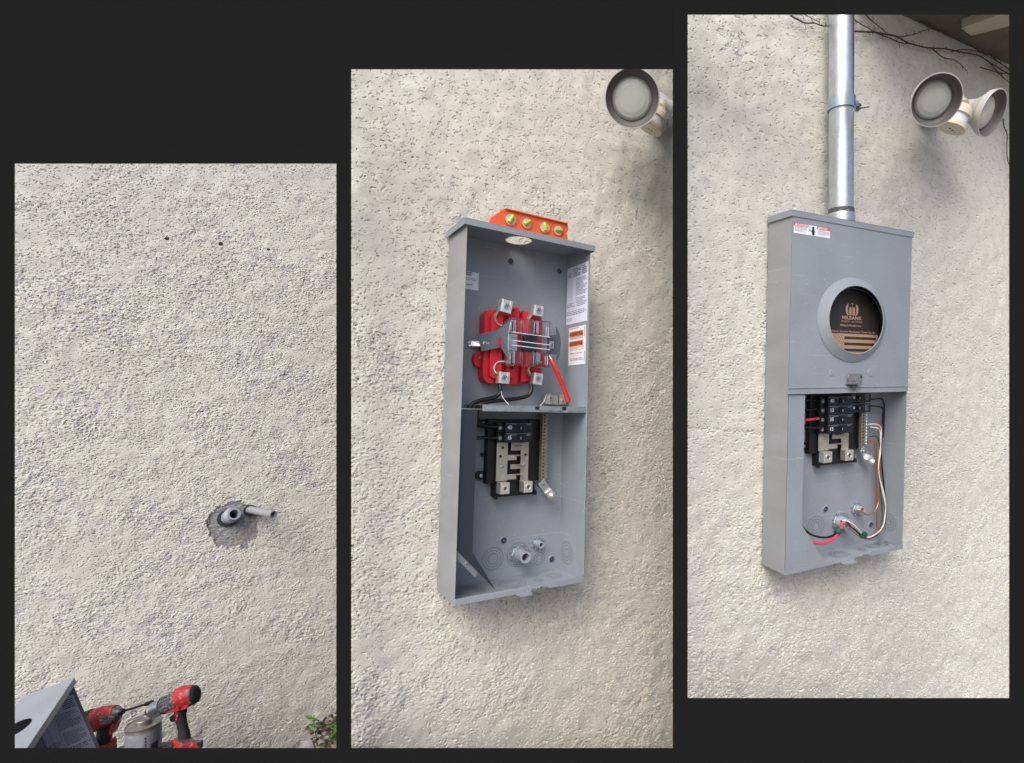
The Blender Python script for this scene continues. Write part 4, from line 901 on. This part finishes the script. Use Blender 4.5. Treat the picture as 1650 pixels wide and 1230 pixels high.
# ------------------------------------------------------------------ security lights
def head(root, c, axis, lensm, k=1.0):
    ax = Vector(axis).normalized(); c = Vector(c); back = c - ax*.105*k
    S_ = lambda pr: [(a*k, b*k) for a, b in pr]
    sh = MB().lathe(back, ax, S_([(0, .030), (.004, .036), (.040, .042), (.075, .066), (.082, .0735), (.105, .0790), (.1065, .0785), (.1065, .0755)]), 48, close=True).build('lamp_shade', M['shade'], root)
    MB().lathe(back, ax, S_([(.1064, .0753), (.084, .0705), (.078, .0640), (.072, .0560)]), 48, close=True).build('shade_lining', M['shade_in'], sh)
    MB().lathe(back, ax, S_([(.070, .0585), (.076, .0560), (.082, .0500), (.086, .036), (.088, .018), (.0884, 0)]), 48).build('lens', M[lensm], sh)
    return back, ax
def security_light(Wm, label, c1, a1, c2, a2, hub_, base, sens_c, sens_ax, grp, k=1.0):
    r = empty('security_light', label, 'security light', Wm @ Matrix.Translation(base), group=grp)
    B_ = Vector(base); T = lambda p: Vector(p) - B_
    MB().lathe((0, 0, .004), (0, 0, 1), [(0, .062), (.016, .060), (.022, .050), (.030, .030)], 40).build('wall_plate', M['shade'], r)
    hb = T(hub_); MB().tube([(0, 0, .028), hb], .022, 20).build('arm', M['shade'], r)
    for c, a, lm in ((c1, a1, 'lens'), (c2, a2, 'lens2')):
        bk, ax = head(r, T(c), a, lm, k)
        m_ = hb.lerp(bk, .5)
        MB().tube([hb, bk+ax*.004], [.021, .025], 24).build('arm', M['sensor' if c is c1 else 'shade'], r)
        MB().tube([hb.lerp(bk, .45), hb.lerp(bk, .52)], .0268, 24).build('swivel_collar', M['shade'], r)
    sa = Vector(sens_ax).normalized(); sc = T(sens_c)
    neck = MB().lathe(sc - sa*.062, sa, [(0, .020), (.012, .030), (.020, .031), (.021, .0335), (.027, .0335), (.028, .029)], 36).build('sensor_collar', M['cream'], r)
    MB().tube([hb, sc - sa*.060], .018, 20).build('sensor_arm', M['cream'], r)
    MB().lathe(sc - sa*.036, sa, [(0, .0285), (.026, .0300)], 36).build('sensor_window', M['sensor'], r)
    cap = MB().lathe(sc - sa*.012, sa, [(0, .0300), (.002, .036), (.012, .0365), (.014, .034)], 36).build('sensor_cap', M['cream'], r)
    u = sa.orthogonal().normalized()
    u = Vector((1, -.4, 0)); u = (u - sa*u.dot(sa)).normalized()
    for k, rr in ((-.004, .0030), (.007, .0030), (.017, .0020)): MB().lathe(sc + sa*.0021 + u*k, sa, [(0, rr), (.0003, rr)], 14).build('cap_hole', M['hole'], cap)
    return r
S3 = dict(c1=(.3530, 1.1450, .190), a1=(-.50, -.45, .72), c2=(.6250, 1.1800, .170), a2=(.12, -.42, .90), k=.76, hub_=(.560, 1.240, .085), base=(.600, 1.262, 0), sens_c=(.5270, 1.1380, .120), sens_ax=(-.28, -.90, -.30))
S2 = dict(c1=(.4100, 1.2550, .190), a1=(-.50, -.45, .72), c2=(.6900, 1.3000, .170), a2=(.12, -.42, .90), k=.93, hub_=(.590, 1.350, .085), base=(.640, 1.375, 0), sens_c=(.5260, 1.2370, .120), sens_ax=(-.28, -.90, -.30))
security_light(W2, 'twin head security light cut off by the top corner of the middle opening', grp='twin security lights', **S2)
security_light(W3, 'twin head security light wholly in view beside the steel riser pipe', grp='twin security lights', **S3)

# ------------------------------------------------------------------ eaves
def eave(Wm, x0, x1, y, out, label):
    r = empty('eave', label, 'eave', Wm @ Matrix.Translation((x0, y, 0)))
    n = 3
    MB().box(0, x1-x0, 0, .016, -.03, .004+n*.075-.001).build('soffit', M['soffit'], r, .001)
    MB().box(-.02, x1-x0, -.012, .060, .004+n*.075, .026+n*.075).build('fascia', M['wood'], r, .002)
    return r
ev3 = eave(W3, .262, 1.30, 1.490, .225, 'brown boarded eave over the security light at the right wall')
MB().prism([(.645-.262, -.001, .066), (.705-.262, -.001, .058), (.800-.262, -.001, .222), (.690-.262, -.001, .222)], (0, -.028, 0)).build('rafter_tail', M['woodpale'], ev3, .002)
0 and eave(W2, .500, 1.00, 1.500, .225, 'brown boarded eave in the top corner of the middle opening')

# ------------------------------------------------------------------ vines
V = {'main': [(0.271, 1.379), (0.305, 1.386), (0.353, 1.399), (0.403, 1.409), (0.443, 1.413), (0.49, 1.413), (0.55, 1.416), (0.606, 1.425), (0.664, 1.436), (0.73, 1.447), (0.792, 1.46), (0.849, 1.465), (0.901, 1.459), (0.955, 1.454), (1.01, 1.448), (1.1, 1.44)],
'b': [(0.27, 1.414), (0.299, 1.408), (0.331, 1.405), (0.353, 1.402)], 'c': [(0.317, 1.435), (0.347, 1.428), (0.374, 1.421), (0.403, 1.413)],
'd': [(0.353, 1.402), (0.42, 1.403), (0.458, 1.403), (0.501, 1.409), (0.538, 1.413)],
'e': [(0.543, 1.483), (0.596, 1.484), (0.654, 1.483), (0.728, 1.480), (0.798, 1.478), (0.863, 1.475), (0.9, 1.472), (1.008, 1.466)],
'g': [(0.844, 1.43), (0.903, 1.436), (0.963, 1.443), (0.994, 1.448)], 'i': [(0.899, 1.483), (0.93, 1.474), (0.977, 1.467), (1.009, 1.458)]}
def vine(Wm, name, label, strands, r0):
    r = empty('vine', label, 'vine', Wm @ Matrix.Translation((strands[0][0][0], strands[0][0][1], 0.004)))
    o = Vector((strands[0][0][0], strands[0][0][1], 0))
    rg_ = random.Random(len(strands))
    for k, pts in enumerate(strands):
        P = [Vector((x, y + rg_.uniform(-.002, .002), .001+rg_.uniform(0, .003))) - o for x, y in pts]
        sp = smooth_path(P, 6); n = len(sp)
        MB().tube(sp, [r0*(1 if k == 0 else .65)*(1-.4*i/n) for i in range(n)], 7).build('stem', M['vine'], r)
        tw = MB()
        for i in range(0, n, 3):
            p = sp[i]; a = rg_.uniform(0, 6.28); l = rg_.uniform(.004, .016)
            tw.tube([p, p + Vector((math.cos(a)*l*.5, math.sin(a)*l*.5, .003)), p + Vector((math.cos(a+.5)*l, math.sin(a+.5)*l, .001))], [r0*.4, r0*.3, r0*.2], 5)
        tw.build('tendril', M['vine'], r)
vine(W3, 'vine', 'bare dark vine climbing across the right wall below the eave', [V['main'], V['b'], V['c'], V['d'], V['e'], V['g'], V['i'], [(.70, 1.442), (.76, 1.462), (.83, 1.474), (.90, 1.478)], [(.60, 1.424), (.66, 1.412), (.72, 1.416), (.78, 1.404)], [(.88, 1.462), (.93, 1.440), (.99, 1.425), (1.05, 1.415)], [(.45, 1.414), (.52, 1.440), (.58, 1.470), (.62, 1.482)]], .0024)
vine(W3, 'vine', 'short bare vine left of the steel riser pipe', [[(0.05, 1.352), (0.10, 1.354), (0.13, 1.358), (0.159, 1.361), (0.188, 1.368)], [(.03, 1.40), (.09, 1.375), (.15, 1.366)]], .0020)
vine(W3, 'vine', 'thin bare vine hanging down the right edge beside the security light', [[(0.976, 1.303), (0.989, 1.276), (1.006, 1.257), (1.005, 1.218), (1.015, 1.18), (1.027, 1.156), (1.03, 1.12)]], .0018)

# ------------------------------------------------------------------ pipe stubs in the left wall
p = on_wall(W1, 369, 834); st = empty('conduit_stub', 'short blue grey conduit stub with threaded end in the mortar patch', 'conduit', W1 @ Matrix.Translation((p.x, p.y, -.010)))
ax = (on_wall(W1, 377.5, 829.5, .050) - on_wall(W1, 369, 834, 0)).normalized()
MB().lathe((0, 0, 0), ax, [(-.02, .0245), (.022, .0245), (.024, .0265), (.034, .0265), (.036, .0225), (.056, .0215), (.057, .0205), (.057, .0150), (.004, .0145)], 40, close=True).build('pipe', M['pvc'], st)
MB().lathe(ax.normalized()*.006, ax, [(0, .0146), (.0004, .0146)], 32).build('bore', M['hole'], st)
tt = MB()
for k in range(6): tt.lathe(ax.normalized()*(.038+k*.003), ax, [(0, .0222), (.0012, .0232), (.0024, .0222)], 32, close=True)
tt.build('thread', M['pvc'], st)
MB().lathe((-.004, -.004, .0045), (0, 0, 1), [(0, .0315), (.0006, .031)], 28).build('core_hole', M['hole'], st)
p = on_wall(W1, 402, 822); s2 = empty('pipe_stub', 'long thin pale grey pipe stub sticking out beside the mortar patch', 'pipe', W1 @ Matrix.Translation((p.x, p.y, -.005)))
tip_ = on_wall(W1, 438, 827, .115); ax = (tip_ - on_wall(W1, 402, 820, 0)).normalized()
MB().lathe((0, 0, 0), ax, [(-.01, .0135), (.140, .0135), (.141, .0128), (.141, .0088), (.10, .0085)], 32, close=True).build('pipe', M['pvcl'], s2)
MB().lathe(ax*.105, ax, [(0, .0086), (.0004, .0086)], 24).build('bore', M['hole'], s2)
MB().lathe((0.002, -.003, .0060), (0, 0, 1), [(0, .0215), (.0006, .021)], 26).build('core_hole', M['hole'], s2)

# ------------------------------------------------------------------ left opening, tools on a board
def Rod(rv):
    v = Vector(rv); return Matrix.Rotation(v.length, 3, v.normalized())
Rm = Rod((-0.0351, -2.0367, -0.3175))
A1 = [[Rm[i][0], -Rm[i][1], -Rm[i][2]] for i in range(3)]
WB = wall_matrix(A1, (-1.3914, 1.7618, 1.4534))
bx1 = empty('meter_box', 'empty grey meter box standing loose on the ground below the left wall', 'meter box', WB, group='grey electrical meter boxes')
W, H, D = .349, .86, .1077
shell(bx1, W, H, D, 1.0, hubpos=(.178, .050, .034, .028), e=.006, h=.018)
lb = MB().box(W-.0022, W-.0018, .5600, .8150, .0060, .1000).build('instruction_label', M['label'], bx1)
f3 = lambda u, v: (W-.0026, v, u)
pr = MB(); pb = MB()
small_print(pb, .070, .096, .775, .806, 0, .0060, rng, .6, f3); small_print(pb, .020, .055, .775, .806, 0, .0060, rng, .55, f3)
small_print(pr, .044, .096, .715, .770, 0, .0046, rng, .6, f3); small_print(pr, .046, .095, .665, .708, 0, .0046, rng, .6, f3); small_print(pr, .010, .038, .668, .690, 0, .0050, rng, .55, f3)
small_print(pr, .010, .097, .640, .660, 0, .0050, rng, .6, f3); small_print(pr, .010, .060, .600, .630, 0, .0050, rng, .5, f3)
for u in (.022, .041): pr.add([f3(u, .66), f3(u+.0007, .66), f3(u+.0007, .77), f3(u, .77)], [(0, 1, 2, 3)])
pr.build('print', M['inkgrey'], lb); pb.build('heading_print', M['ink'], lb)

BZ = -1.10
bench = empty('work_bench', 'grey green board on trestle legs holding the can and the drill', 'work bench', Matrix.Translation((-1.30, 1.62, GZ)) @ Matrix.Rotation(math.radians(8), 4, 'Z'))
bh = BZ - GZ
MB().box(-.20, .030, -.10, .095, bh-.022, bh).build('board', M['bench'], bench, .002)
for x in (-.17, -.015):
    MB().box(x, x+.035, -.085, -.05, 0, bh-.022).build('leg', M['woodpale'], bench, .002); MB().box(x, x+.035, .03, .065, 0, bh-.022).build('leg', M['woodpale'], bench, .002)
    MB().box(x+.008, x+.027, -.05, .03, .20, .24).build('rail', M['woodpale'], bench)

Z8 = lambda X, Y: (130+X/8.25, 1090+Y/8.25)
def Tp(X, Y, d): return at(*Z8(X, Y), d)
# can
d = 1.60; top = Tp(835, 620, d); rr = 26.6/FPX*d*.86
can = empty('solvent_can', 'dented pale solvent can with a screw cap beside the red drill', 'can', loc=(top.x, top.y, BZ))
ch = top.z - BZ
MB().lathe((0, 0, 0), (0, 0, 1), [(0, rr*.97), (.003, rr), (ch-.010, rr), (ch-.008, rr*.985), (ch-.003, rr*.985), (ch-.001, rr*1.015), (ch, rr*1.015), (ch, rr*.97), (ch-.0025, rr*.95), (ch-.003, 0)], 56).build('body', M['tin'], can)
MB().lathe((0, 0, .008), (0, 0, 1), [(0, rr+.0004), (ch-.020, rr+.0004)], 56, close=True).build('label', M['canlabel'], can)
MB().lathe((0, 0, ch-.003), (0, 0, 1), [(0, rr*.46), (.006, rr*.46)], 36).build('neck', M['tin'], can)
cp = MB().lathe((0, 0, ch+.001), (0, 0, 1), [(0, rr*.47), (.010, rr*.47), (.0115, rr*.44), (.0115, rr*.30), (.0105, rr*.28), (.0105, 0)], 36)
cp.build('cap', M['tin'], can)
rc = lambda a, z, k=.0006: ((rr+k)*math.sin(a), -(rr+k)*math.cos(a), z)
pr = MB(); base_a = math.radians(38)
small = random.Random(9)
def ring_print(mb, a0, a1, z0, z1, lh, fill):
    f = lambda u, v: rc(base_a+u, v)
    small_print(mb, a0, a1, z0, z1, 0, lh, small, fill, f)
ring_print(pr, -1.05, -.35, ch-.062, ch-.022, .0042, .5); ring_print(pr, -1.05, -.35, .02, ch-.068, .0042, .5)
for z_ in (ch-.022, ch-.050, ch-.075): pr.add([rc(base_a-1.2, z_), rc(base_a-.75, z_), rc(base_a-.3, z_), rc(base_a-.3, z_-.0006), rc(base_a-.75, z_-.0006), rc(base_a-1.2, z_-.0006)], [(5, 4, 1, 0), (4, 3, 2, 1)])
pr.build('print', M['inkgrey'], can)
pb = MB(); n = 8
for k in range(n): pb.add([rc(base_a+.42+.5*k/n, ch-.072), rc(base_a+.42+.5*(k+1)/n, ch-.072), rc(base_a+.42+.5*(k+1)/n, ch-.048), rc(base_a+.42+.5*k/n, ch-.048)], [(0, 1, 2, 3)])
for k in range(9):
    z_ = ch-.024-k*.009; pb.add([rc(base_a+.10, z_-.006), rc(base_a+.20, z_-.006), rc(base_a+.20, z_), rc(base_a+.10, z_)], [(0, 1, 2, 3)])
pb.build('block_print', M['ink'], can)

def tool_lathe(root, O, P0, P1, prof, m, name, n=40, smooth=True, squash=1.0):
    a = P1 - P0; return MB().lathe(P0-O, a, [(t_*a.length, r) for t_, r in prof], n, squash, (0, 1, 0), smooth).build(name, M[m], root)
# right hand drill
d = 1.58; K = d/FPX/8.25
O = Tp(1380, 950, d); O = Vector((O.x, O.y, BZ))
dr = empty('cordless_drill', 'scuffed red cordless drill with steel chuck standing upright beside the can', 'drill', loc=O)
q = lambda X, Y, dd=0: Tp(X, Y, d+dd)
tool_lathe(dr, O, q(880, 490), q(1110, 385), [(0, 30*K), (.06, 40*K), (.10, 58*K), (.30, 86*K), (.38, 96*K), (.40, 92*K), (.42, 98*K), (.97, 100*K), (1, 92*K)], 'steel', 'chuck')
jw = MB()
for a in range(3):
    u = Vector((0, math.cos(a*2.1), math.sin(a*2.1)))*12*K; jw.tube([q(880, 490)-O+u, q(842, 508)-O+u*.5], [11*K, 6*K], 8)
jw.build('chuck_jaws', M['steel'], dr)
tool_lathe(dr, O, q(850, 504), q(620, 590), [(0, 13*K), (.1, 12*K), (.95, 12*K), (1, 2*K)], 'zinc', 'drill_bit', 16)
tool_lathe(dr, O, q(1100, 388), q(1320, 300), [(0, 108*K), (.05, 112*K), (.10, 96*K), (.14, 96*K), (.18, 104*K), (.95, 122*K), (1, 120*K)], 'drillgrey', 'clutch_collar', 28, False)
rb_ = MB(); P0, P1 = q(1125, 378)-O, q(1300, 307)-O; axd = (P1-P0).normalized(); u = axd.orthogonal().normalized(); v = axd.cross(u)
for k in range(16):
    a = k*2*math.pi/16; w_ = u*math.cos(a)+v*math.sin(a); t_ = axd.cross(w_)
    L0, L1 = P0+w_*98*K, P1.lerp(P0, .45 if k % 2 else .1)+w_*112*K
    rb_.prism([L0-t_*12*K, L0+t_*12*K, L1+t_*12*K, L1-t_*12*K], w_*12*K)
rb_.build('collar_ribs', M['drillgrey'], dr, .0006)
tool_lathe(dr, O, q(1292, 296), q(1535, 232), [(0, 118*K), (.06, 138*K), (.40, 142*K), (.75, 132*K), (.93, 112*K), (1, 88*K)], 'drillred', 'motor_housing', 14, True, .85)
tool_lathe(dr, O, q(1508, 240), q(1548, 228), [(0, 116*K), (.5, 112*K), (1, 70*K)], 'rubber', 'rear_cap', 28, True, .85)
hs_ = MB().prism([q(1280, 400, -.022)-O, q(1320, 465, -.022)-O, q(1280, 470, -.022)-O, q(1140, 505, -.022)-O, q(1130, 480, -.022)-O, q(1200, 455, -.022)-O], (0, .044, 0))
hs_.prism([q(1320, 470, -.020)-O, q(1430, 420, -.020)-O, q(1440, 360, -.020)-O, q(1350, 330, -.020)-O], (0, .040, 0)); hs_.build('housing_rib', M['drillred'], dr, .003)
vt = MB()
for k in range(5):
    x = 1350+k*32; vt.prism([q(x, 345-k*8, -.0275)-O, q(x+16, 340-k*8, -.0275)-O, q(x+70, 240-k*6, -.0275)-O, q(x+58, 240-k*6, -.0275)-O], (0, .003, 0))
vt.build('vents', M['labelw'], dr) if False else None
gp = MB().tube([p_-O for p_ in smooth_path([q(1330, 440), q(1330, 560), q(1360, 690), q(1385, 840)])], [75*K]*3+[66*K]*5+[62*K]*6+[70*K]*5, 20, squash=.85); gp.build('grip', M['rubber'], dr)
tg = MB().prism([q(1175, 540, -.010)-O, q(1240, 530, -.010)-O, q(1245, 600, -.010)-O, q(1215, 618, -.010)-O, q(1180, 600, -.010)-O], (0, .020, 0)); tg.build('trigger', M['black'], dr, .002)
tgr = MB().prism([q(1240, 470, -.014)-O, q(1300, 465, -.014)-O, q(1290, 560, -.014)-O, q(1270, 605, -.014)-O, q(1245, 612, -.014)-O, q(1262, 540, -.014)-O], (0, .028, 0)); tgr.build('trigger_guard', M['drillred'], dr, .002)
ft = MB().prism([q(1240, 820, .0)-O, q(1360, 895, -.045)-O, q(1535, 850, -.030)-O, q(1450, 790, .03)-O], (0, 0, -.004)); ft.build('foot_plate', M['drillgrey'], dr, .001)
bt = MB(); z0 = BZ-O.z+.002
tp_ = [q(1200, 838, .0)-O, q(1360, 905, -.050)-O, q(1545, 862, -.032)-O, q(1470, 800, .025)-O]
bt_ = [q(1130, 905, .0)-O, q(1300, 985, -.055)-O, q(1585, 950, -.035)-O, q(1520, 850, .03)-O]
bo_ = [Vector((p_.x, p_.y, z0+.006)) for p_ in bt_]
bt.add(tp_+bt_, [(0, 1, 2, 3)]+[(i, 4+i, 4+(i+1) % 4, (i+1) % 4) for i in range(4)]); bt.add(bt_+bo_, [(i, 4+i, 4+(i+1) % 4, (i+1) % 4) for i in range(4)]+[(7, 6, 5, 4)])
bt.build('battery', M['drillred'], dr, .004, seg=3)
bb = MB(); cb = [Vector((p_.x, p_.y, z0)) for p_ in bt_]; ctr = sum(cb, Vector())/4; cb = [ctr+(p_-ctr)*1.04 for p_ in cb]
bb.prism(cb, (0, 0, .010)); bb.tube([q(1060, 930, -.01)-O, q(1100, 905, -.01)-O, q(1180, 905, -.02)-O, q(1230, 950, -.03)-O], 30*K, 10); bb.build('battery_base', M['rubber'], dr, .002)
MB().tube(smooth_path([q(1520, 930, -.03)-O, q(1580, 880, -.03)-O, q(1600, 900, -.03)-O, q(1590, 960, -.03)-O]), 9*K, 8).build('belt_hook', M['rubber'], dr)

# left hand impact driver, behind the loose box
d = 1.70; K = d/FPX/8.25
O = Tp(280, 950, d); O = Vector((O.x, O.y, BZ))
im = empty('impact_driver', 'scuffed red impact driver with long black bit half hidden by the loose meter box', 'impact driver', loc=O)
tool_lathe(im, O, q(120, 600), q(480, 490), [(0, 128*K), (.08, 138*K), (.5, 142*K), (.85, 122*K), (1, 104*K)], 'drillred', 'motor_housing', 14, True, .85)
tool_lathe(im, O, q(90, 610), q(190, 580), [(0, 122*K), (.15, 146*K), (.8, 150*K), (1, 144*K)], 'rubber', 'rear_bumper', 24, False, .85)
tool_lathe(im, O, q(84, 612), q(100, 607), [(0, 92*K), (1, 96*K)], 'drillred', 'rear_cap', 24, True, .85)
tool_lathe(im, O, q(440, 503), q(545, 470), [(0, 114*K), (.5, 82*K), (1, 44*K)], 'drillgrey', 'nose', 32, True, .85)
tool_lathe(im, O, q(535, 474), q(570, 464), [(0, 46*K), (1, 34*K)], 'black', 'bit_collar', 24)
tool_lathe(im, O, q(560, 466), q(955, 342), [(0, 15*K), (.75, 15*K), (.78, 26*K), (1, 26*K)], 'black', 'long_bit', 14)
MB().prism([q(230, 560, -.030)-O, q(360, 520, -.030)-O, q(430, 560, -.030)-O, q(400, 630, -.030)-O, q(260, 660, -.030)-O], (0, .006, 0)).build('side_badge', M['drillgrey'], im, .002)
MB().tube([p_-O for p_ in smooth_path([q(330, 680), q(310, 800), q(270, 930), q(250, 1020)])], 92*K, 20, squash=.8).build('grip', M['rubber'], im)
MB().prism([q(400, 660, -.013)-O, q(450, 640, -.013)-O, q(400, 760, -.013)-O, q(370, 800, -.013)-O, q(370, 740, -.013)-O], (0, .026, 0)).build('trigger', M['drillred'], im, .002)
bt = MB(); c0 = q(250, 1030)-O; bt.box(c0.x-.045, c0.x+.03, c0.y-.030, c0.y+.030, BZ-O.z+.001, c0.z-.022); bt.build('battery', M['drillred'], im, .006)

# ------------------------------------------------------------------ weeds, stones and soil at the right foot of the left wall
gx = on_wall(W1, 520, 1195)
sb = W1 @ Vector((gx.x, 0, 0)); 
bed = empty('planting_bed', 'dark soil bed edged with a pale stone at the foot of the left wall', 'planting bed', loc=(sb.x, sb.y, GZ))
topz = at(520, 1212, 2.05).z - GZ
n = 26; mb = MB(); vs = []; nrm = W1.to_3x3() @ Vector((0, 0, 1)); dirx = W1.to_3x3() @ Vector((1, 0, 0))
rs = random.Random(5)
for j in range(n):
    for i in range(n):
        u_, v_ = (i/(n-1)-.5), j/(n-1)
        pos = dirx*(u_*.46+.21) + nrm*(v_*.34 - .03)
        edge = max(0, min(1, (1-abs(u_)*2)*2.2))*max(0, min(1, (1-v_)*3.5)); 
        vs.append((pos.x, pos.y, edge*(topz + .02 + rs.uniform(-.012, .012)) - .01*(1-edge)))
mb.add(vs, [(j*n+i, j*n+i+1, (j+1)*n+i+1, (j+1)*n+i) for j in range(n-1) for i in range(n-1)], True); mb.build('soil', M['soil'], bed)
def rock(name, c, rx, ry, rz, seed, m, parent=None, label=None):
    bm = bmesh.new(); bmesh.ops.create_icosphere(bm, subdivisions=3, radius=1); r_ = random.Random(seed)
    dirs = [(Vector((r_.gauss(0, 1), r_.gauss(0, 1), r_.gauss(0, 1))).normalized(), r_.uniform(.72, .95)) for _ in range(12)]
    for v_ in bm.verts:
        for dd, k in dirs:
            pr_ = v_.co.dot(dd)
            if pr_ > k: v_.co -= dd*(pr_-k)
        v_.co = Vector((v_.co.x*rx, v_.co.y*ry, v_.co.z*rz))
    me = bpy.data.meshes.new(name); bm.to_mesh(me); bm.free(); me.materials.append(m)
    o = bpy.data.objects.new(name, me); COL.objects.link(o); o.location = c
    if label: tag(o, label, 'rock')
    return o
c = at(496, 1214, 1.93); rock('rock', c, .032, .030, .048, 3, M['stone'], label='pale grey stone at the edge of the weeds below the left wall')
rk = random.Random(12)
st_mb = MB()
for k in range(260):
    u_, v_ = rk.uniform(-.06, .22), rk.uniform(.0, .14); pos = Vector((sb.x, sb.y, 0)) + dirx*u_ + nrm*v_
    s_ = rk.uniform(.003, .009); z_ = GZ + topz + .016 + rk.uniform(0, .016)
    st_mb.tube([(pos.x, pos.y, z_-s_*.6), (pos.x+.001, pos.y, z_), (pos.x, pos.y, z_+s_*.6)], [s_*.5, s_, s_*.4], 5)
tag(st_mb.build('leaf_litter', M['leafbrown']), 'brown leaf litter and grit on the soil below the weeds', 'leaf litter', kind='stuff')
def leaf(mb, p, d_, l, w_, up):
    d_ = Vector(d_).normalized(); s_ = d_.cross(Vector(up)).normalized(); nn = s_.cross(d_)
    P = [p, p+d_*l*.3+s_*w_*.5+nn*l*.06, p+d_*l*.3-nn*l*.02, p+d_*l*.3-s_*w_*.5+nn*l*.06, p+d_*l*.65+s_*w_*.42+nn*l*.06, p+d_*l*.65-nn*l*.01, p+d_*l*.65-s_*w_*.42+nn*l*.06, p+d_*l]
    mb.add(P, [(0, 2, 1), (0, 3, 2), (1, 2, 5, 4), (2, 3, 6, 5), (4, 5, 7), (5, 6, 7)], True)
def weed(base, hgt, lean, seed, label, mats, nleaf, ls, extra=()):
    r_ = random.Random(seed); base = Vector(base)
    r = empty('weed', label, 'plant', loc=base, group='weeds at the foot of the left wall')
    P = smooth_path([(0, 0, 0), (lean*.3, -.004, hgt*.4), (lean*.8, -.006, hgt*.75), (lean, -.004, hgt)], 4)
    MB().tube(P, [.0022*(1-.6*i/len(P)) for i in range(len(P))], 7).build('stem', M['leafbrown'], r)
    L_ = [MB(), MB()]
    for k in range(nleaf):
        p_ = P[int(r_.uniform(.2, 1)*(len(P)-1))]; a = r_.uniform(0, 6.28)
        leaf(L_[k % 2], p_, (math.cos(a), math.sin(a)*.6-.2, r_.uniform(-.2, .7)), ls*r_.uniform(.6, 1.2), ls*.38, (0, -.3, 1))
    for p_, dd, l in extra: leaf(L_[1], Vector(p_), dd, l, l*.35, (0, -.6, 1))
    for m_, mb_ in zip(mats, L_): mb_.build('leaves', M[m_], r)
b0 = at(512, 1206, 1.98); weed(b0, .115, -.012, 2, 'tall thin weed with small green leaves beside the pale stone', ('leaf', 'leafpale'), 16, .030)
b0 = at(535, 1204, 2.00); weed(b0, .085, .010, 5, 'bushy bright green weed at the right edge of the left opening', ('leaf', 'leaf'), 26, .026)
b0 = at(524, 1208, 1.90); weed(b0, .050, .018, 8, 'low weed with pale broad leaves in front of the taller weeds', ('leafpale', 'leafbrown'), 14, .034)
b0 = at(533, 1160, 2.06); weed(at(536, 1200, 2.04), .110, .004, 11, 'slender weed rising highest at the right edge of the left opening', ('leaf', 'leafpale'), 12, .024)
